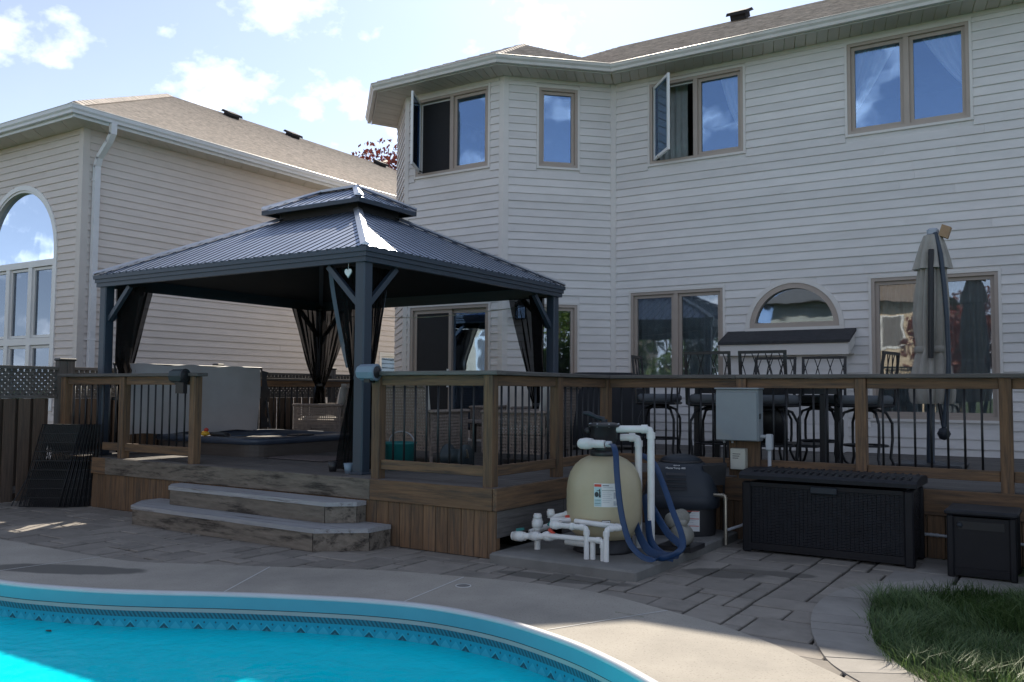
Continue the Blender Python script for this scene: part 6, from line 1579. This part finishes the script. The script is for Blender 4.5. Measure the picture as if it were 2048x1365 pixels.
# covered grill beside the bay
gr = thing('covered_grill', 'barbecue under a black cover standing against the bay wall', 'grill', (-5.76, 11.34, DZ), R(39))
secs = [(superring(.63, .33, 40, 6), 0.07), (superring(.63, .33, 40, 6), 0.55), (superring(.62, .32, 40, 6), 0.90), (superring(.58, .30, 40, 5), 1.02), (superring(.40, .24, 40, 3), 1.08)]
cvr = loft(secs)
cvr.v = [(x + (0.012 * math.sin(9 * math.atan2(y, x) + 4 * z) * (1.1 - z)), y + 0.012 * math.cos(11 * math.atan2(y, x) - 3 * z) * (1.1 - z), z) for x, y, z in cvr.v]
P('cover', cvr, 'grill_cover', gr, True)
for sx in (-.55, .55):
    for sy in (-.25, .25): P('caster', MB().lathe([(0, -0.015), (0.04, -0.015), (0.04, 0.015), (0, 0.015)], (sx, sy, 0.04), 12, True, 'x'), 'black_plastic', gr, True)

# ------------------------------------------------------------------ bar table and stools
bt = thing('bar_table', 'tall dark bar table among the stools behind the railing', 'table', (-2.95, 9.75, DZ))
P('top', MB().bbox(-0.80, 0.80, -0.42, 0.42, 0.90, 0.935, 0.01), 'black_metal', bt, True)
P('apron', MB().box(-0.70, 0.70, -0.34, 0.34, 0.80, 0.899), 'black_metal', bt, True)
for sx in (-1, 1):
    for sy in (-1, 1): P('leg', MB().bbox(sx * .68 - .03, sx * .68 + .03, sy * .32 - .03, sy * .32 + .03, 0, 0.80, 0.006), 'black_metal', bt, True)
P('shelf', MB().box(-0.60, 0.60, -0.26, 0.26, 0.24, 0.27), 'black_metal', bt, True); P('fire_drum', MB().lathe([(0, 0.27), (0.20, 0.27), (0.20, 0.80), (0, 0.80)], (0, 0, 0), 20), 'black_metal', bt, True)
def make_stool(label, c, rz):
    t = thing('bar_stool', label, 'bar stool', (c[0], c[1], DZ), rz, 'bar stools with looped metal backs')
    for sx in (-1, 1):
        for sy in (-1, 1):
            P('leg', MB().tube([(sx * .09, sy * .09, 0.64), (sx * .16, sy * .16, 0.61), (sx * .205, sy * .205, 0.50), (sx * .205, sy * .205, 0.32), (sx * .19, sy * .19, 0.14), (sx * .225, sy * .225, 0.04), (sx * .26, sy * .26, 0.0)], 0.015, 7), 'black_metal', t, True)
    P('foot_ring', MB().tube([(0.215 * math.cos(2 * math.pi * k / 24), 0.215 * math.sin(2 * math.pi * k / 24), 0.27) for k in range(25)], 0.012, 6), 'black_metal', t, True)
    P('swivel', MB().lathe([(0, 0.62), (0.12, 0.62), (0.12, 0.66), (0.05, 0.665), (0.05, 0.68), (0, 0.68)], (0, 0, 0), 16), 'black_metal', t, True)
    P('seat_frame', MB().bbox(-.24, .24, -.23, .23, 0.665, 0.70, 0.02), 'black_metal', t, True)
    cs = loft([(superring(.23, .22, 40, 5), 0.70), (superring(.25, .24, 40, 5), 0.725), (superring(.25, .24, 40, 5), 0.76), (superring(.22, .21, 40, 5), 0.79)]); P('seat_cushion', cs, 'cushion_grey', t, True)
    yb = lambda z: -0.22 - 0.10 * (z - 0.70)
    for sx in (-1, 1):
        P('back_post', MB().beam((sx * .235, yb(.68), .68), (sx * .235, yb(1.22), 1.22), 0.028, 0.022, (0, 1, 0)), 'black_metal', t, True)
    P('top_bar', MB().beam((-.25, yb(1.22), 1.225), (.25, yb(1.22), 1.225), 0.022, 0.030), 'black_metal', t, True); P('lower_bar', MB().beam((-.235, yb(.86), .86), (.235, yb(.86), .86), 0.018, 0.020), 'black_metal', t, True)
    for i in range(4):                                                   # crossing arcs between the bars
        x0 = -0.21 + 0.14 * i
        for s_ in (-1, 1):
            pts = [(x0 + s_ * (0.075 * math.sin(math.pi * 0.5 * k / 8)) - s_ * 0.035, yb(.87 + .34 * k / 8), .87 + .34 * (1 - k / 8)) for k in range(9)]
            pts = [(max(-.225, min(.225, p[0])), yb(p[2]), p[2]) for p in pts]
            P('back_scroll', MB().tube(pts, 0.006, 5), 'black_metal', t, True)
    for sx in (-1, 1):
        P('arm', MB().tube([(sx * .24, yb(.98), .98), (sx * .27, 0.0, .97), (sx * .265, .16, .955), (sx * .25, .20, .90), (sx * .24, .18, .70)], 0.011, 6), 'black_metal', t, True)
    return t
st0 = make_stool('bar stool with its looped back to the railing, left of the electrical box', (-3.33, 9.18), R(2))
def stool(label, c, rz):
    s_ = copy_tree(st0); s_.location = (c[0], c[1], DZ); s_.rotation_euler = (0, 0, rz); s_['label'] = label
stool('bar stool with its looped back to the railing, directly above the electrical box', (-2.73, 9.20), R(-3))
stool('bar stool on the far side of the table, half hidden behind the nearer back', (-3.12, 10.38), R(178))
stool('bar stool at the far side of the table, under the shed roof', (-2.53, 10.38), R(183))
stool('slanted bar stool at the left end of the table, before the paired windows', (-4.22, 9.75), R(-78))
stool('bar stool at the right end of the table, seen edge on beside the picture window', (-1.93, 9.80), R(82))

lf2 = thing('grass_clipping', 'thin green leaf lying on the concrete near the pavers', 'leaf', (-2.42, 5.12, 0.008))
P('blade', MB().sheet([[(-0.10 + 0.02 * k, 0.012 * math.sin(k * 0.5) - 0.005 * (1 - abs(k - 5) / 5), 0.004), (-0.10 + 0.02 * k, 0.012 * math.sin(k * 0.5) + 0.005 * (1 - abs(k - 5) / 5), 0.002)] for k in range(11)]), 'leaf_green', lf2, True)
ho = thing('heart_ornament', 'small white heart ornament hanging under the gazebo beam beside the near post', 'ornament', (-6.06, 6.40, 2.50))
hp_ = [(0.045 * (16 * math.sin(t) ** 3) / 16, (13 * math.cos(t) - 5 * math.cos(2 * t) - 2 * math.cos(3 * t) - math.cos(4 * t)) / 16 * 0.05) for t in [2 * math.pi * k / 24 for k in range(24)]]
P('heart', MB().add([(x, -0.006, z + 0.05) for x, z in hp_] + [(x, 0.006, z + 0.05) for x, z in hp_], [tuple(range(24)), tuple(range(47, 23, -1))] + [(i, 24 + i, 24 + (i + 1) % 24, (i + 1) % 24) for i in range(24)]), 'white_vinyl', ho, True)
P('string', MB().tube([(0, 0, 0.07), (0, 0, 0.15)], 0.002, 5), 'white_vinyl', ho, True)

# ------------------------------------------------------------------ closed cantilever umbrella
um = thing('patio_umbrella', 'closed beige cantilever umbrella with dark curved pole before the picture window', 'umbrella', (-1.45, 10.8, DZ))
P('base', MB().bbox(-.35, .35, -.35, .35, 0.0, 0.05, 0.015), 'black_plastic', um, True)
P('mast', MB().tube([(0, 0, 0.04), (0.02, 0, 0.9), (0.05, 0, 1.9)], 0.042, 14), 'gazebo_metal', um, True)
def bundle(c0, zs_, rs, n=72, pl=11, ph=0.0):
    secs_ = []
    for z, r_ in zip(zs_, rs):
        lp_ = []
        for k in range(n):
            t = 2 * math.pi * k / n; rr_ = r_ * (1 + 0.26 * (abs(math.sin(pl * t / 2 + 0.5 * math.sin(2.1 * z) + ph)) - 0.6) * 1.6 + 0.07 * math.sin(3 * t + 2.3 * z + 0.8))
            lp_.append((c0[0](z) + rr_ * math.cos(t), c0[1] + rr_ * 0.8 * math.sin(t)))
        secs_.append((lp_, z))
    return loft(secs_, n)
cxf = lambda z: 0.03 + 0.018 * (z - 0.7)
P('canopy', bundle((cxf, -0.02), [0.70, 0.73, 0.84, 1.00, 1.22, 1.30, 1.36, 1.60, 1.90, 2.15, 2.35, 2.42], [0.18, 0.20, 0.21, 0.195, 0.155, 0.125, 0.140, 0.165, 0.155, 0.130, 0.115, 0.10]), 'canvas', um, True)
P('top_flounce', bundle((cxf, -0.02), [2.20, 2.21, 2.32, 2.46, 2.58], [0.185, 0.18, 0.155, 0.12, 0.08], 72, 8, 1.0), 'canvas', um, True)
P('tie_band', bundle((cxf, -0.02), [1.265, 1.27, 1.335, 1.34], [0.140, 0.152, 0.152, 0.140], 72, 4, 0.4), 'canvas', um, True)
P('top_fitting', MB().bbox(0.01, 0.13, -.05, .05, 2.575, 2.66, 0.02), 'plastic_wrap', um, True)
P('curved_pole', MB().tube([(0.10, -.06, 2.60), (0.155, -.10, 2.35), (0.19, -.14, 2.0), (0.215, -.17, 1.6), (0.225, -.18, 1.2), (0.215, -.18, 0.9), (0.185, -.17, 0.65), (0.16, -.16, 0.45)], 0.026, 10), 'gazebo_metal', um, True)
P('rib_pole', MB().tube([(0.07, -.17, 2.40), (0.06, -.20, 1.7), (0.05, -.20, 1.2)], 0.03, 8), 'black_metal', um, True)
P('crank_ball', MB().lathe([(0, -0.07), (0.045, -0.055), (0.07, 0), (0.045, 0.055), (0, 0.07)], (0.16, -.16, 0.38), 16), 'heater_grey', um, True)
P('sleeve', MB().tube([(0.08, -.1, 0.95), (0.16, -.16, 0.44)], 0.022, 8), 'black_metal', um, True)
P('carton', MB().hexa([(0.13, -.06, 2.57), (0.22, -.06, 2.53), (0.22, .04, 2.53), (0.13, .04, 2.57), (0.17, -.06, 2.69), (0.26, -.06, 2.65), (0.26, .04, 2.65), (0.17, .04, 2.69)]), 'carton', um, True)

# ------------------------------------------------------------------ trees
def leaf_crown(centres, n, size, rngs, flat=0.6):
    V = []; Fc = []
    for c, r_ in centres:
        k = int(n * r_ ** 2 / sum(q[1] ** 2 for q in centres))
        for _ in range(k):
            v = rngs.normal(0, 1, 3); v /= np.linalg.norm(v); rad = r_ * rngs.uniform(0.35, 1.05) ** 0.6
            p = np.array(c) + v * rad * np.array([1, 1, flat])
            a = rngs.normal(0, 1, 3); a /= np.linalg.norm(a); b = np.cross(a, rngs.normal(0, 1, 3)); b /= np.linalg.norm(b)
            s_ = size * rngs.uniform(0.6, 1.3); o = len(V)
            V += [tuple(p - a * s_), tuple(p - b * s_ * 0.5), tuple(p + a * s_), tuple(p + b * s_ * 0.5)]; Fc.append((o, o + 1, o + 2, o + 3))
    m_ = MB(); m_.v = V; m_.f = Fc; m_.sm = [False] * len(Fc); return m_
def tree(label, c, h, crown_r, mat, n=5000, size=0.09, seed=1, lobes=9, trunk_r=0.12, name='tree', base=0.45):
    rg_ = np.random.default_rng(seed); t = thing(name, label, 'tree', c)
    tr_ = MB().tube([(0, 0, -.05), (0.05, 0.03, h * .3), (-0.03, 0.06, h * .6), (0.02, 0, h * .88)], [trunk_r, trunk_r * .8, trunk_r * .5, trunk_r * .15], 9)
    cents = []
    for i in range(lobes):
        a = 2 * math.pi * i / lobes * 2.4; rr_ = crown_r * rg_.uniform(0.25, 0.75); z = h * (base + (0.95 - base) * rg_.random())
        q = (rr_ * math.cos(a), rr_ * math.sin(a), z); cents.append((q, crown_r * rg_.uniform(0.35, 0.6)))
        tr_.tube([(0, 0.03, z * .7), (q[0] * .6, q[1] * .6, z * .92), q], [trunk_r * .35, trunk_r * .2, trunk_r * .06], 6)
    P('trunk', tr_, 'bark', t, True); P('crown', leaf_crown(cents, n, size, rg_), mat, t, True)
    return t
tree('red leaved treetop showing above the neighbouring roof', (-25.2, 28.0, 0), 12.6, 2.7, 'leaf_red', 5200, 0.12, 3, 16, 0.16, 'red_tree')
tree('green leafy tree whose twig enters at the right edge', (1.14, 7.6, 0), 3.6, 1.55, 'leaf_green', 7000, 0.055, 8, 12, 0.06, 'green_tree')
tw_ = thing('shrub', 'dark leafy shrub at the right edge beside the small bin', 'shrub', (-0.02, 7.65, 0))
P('leaves', leaf_crown([((0, 0, .25), .28), ((.15, .1, .45), .25), ((.25, -.15, .3), .3)], 1500, 0.04, np.random.default_rng(5), 0.9), 'leaf_green', tw_, True)
P('stems', MB().tube([(0, 0, 0), (0.05, 0, .4)], 0.012, 6).tube([(0.1, 0, 0), (0.15, 0.1, .5)], 0.012, 6), 'bark', tw_, True)

# ------------------------------------------------------------------ the gardens behind the camera, seen only in the windows
def back_house(label, x0, x1, y, zt, arches):
    b = thing('rear_house', label, 'house', ((x0 + x1) / 2, y - 4, 0), 0, 'houses across the gardens, mirrored in the windows')
    F = Face((x1, y), (x0, y))
    m_ = MB(); F.box(m_, 0, F.L, -8, 0, 0, zt); P('wall', m_, 'siding_back', b)
    for k in range(int(zt / 0.18)):
        q = MB(); F.box(q, 0, F.L, 0.0, 0.016, k * 0.18, k * 0.18 + 0.165); P('siding_course', q, 'siding_back', b)
    cx_, o = (x0 + x1) / 2, 0.6; xr = min(4.0, (x1 - x0) / 2 + o - .3)
    P('roof', MB().add([(x0 - o, y + o, zt), (x1 + o, y + o, zt), (x1 + o, y - 8 - o, zt), (x0 - o, y - 8 - o, zt), (x0 - o + xr, y - 4, zt + 2.3), (x1 + o - xr, y - 4, zt + 2.3)], [(0, 1, 5, 4), (1, 2, 5), (2, 3, 4, 5), (3, 0, 4), (0, 3, 2, 1)]), 'back_roof', b)
    for (xc, z0, z1, wd, rnd) in arches:
        s_ = x1 - xc; q = MB(); F.box(q, s_ - wd, s_ + wd, 0.017, 0.05, z0, z1)
        if rnd: arc_ring(q, F, s_, z1, 0.0, wd, 0.017, 0.05, 12)
        wv_ = P('window', q, 'white_vinyl', b); g_2 = MB(); F.box(g_2, s_ - wd + .12, s_ + wd - .12, 0.052, 0.06, z0 + .12, z1 - .08); P('pane', g_2, 'room', wv_)
        if rnd: P('pane', arc_ring(MB(), F, s_, z1 + .05, 0.0, wd - .14, 0.052, 0.06, 12), 'room', wv_)
    return b
back_house('tan sided house across the gardens, mirrored in the picture window', -11.5, -5.0, -13.0, 5.2, [(-6.6, 3.2, 4.6, .55, False), (-9.8, 1.0, 2.6, .6, False)])
back_house('cream sided house with arched windows, mirrored in the patio door', -29.0, -20.5, -13.0, 6.2, [(-27.0, 1.2, 4.0, .6, True), (-25.0, 1.2, 4.0, .6, True), (-22.8, 1.2, 4.0, .6, True)])
tree('red leaved tree behind the camera, mirrored in the picture window', (-3.6, -8.0, 0), 5.6, 2.1, 'leaf_red', 4000, 0.11, 11, 12, 0.10, 'red_tree', 0.3)
tree('round green tree behind the camera, mirrored in the paired windows', (-15.6, -11.0, 0), 5.0, 2.6, 'leaf_green', 4000, 0.13, 12, 12, 0.12, 'green_tree', 0.2)
tree('second green tree behind the camera, left of the round one', (-18.8, -11.5, 0), 4.6, 2.3, 'leaf_green', 3500, 0.13, 13, 12, 0.12, 'green_tree', 0.2)
tree('green tree far to the right, mirrored in the narrow bay window', (7.5, 4.6, 0), 5.2, 2.0, 'leaf_green', 3500, 0.10, 14, 12, 0.10, 'green_tree', 0.25)
print('objects', len(bpy.data.objects))
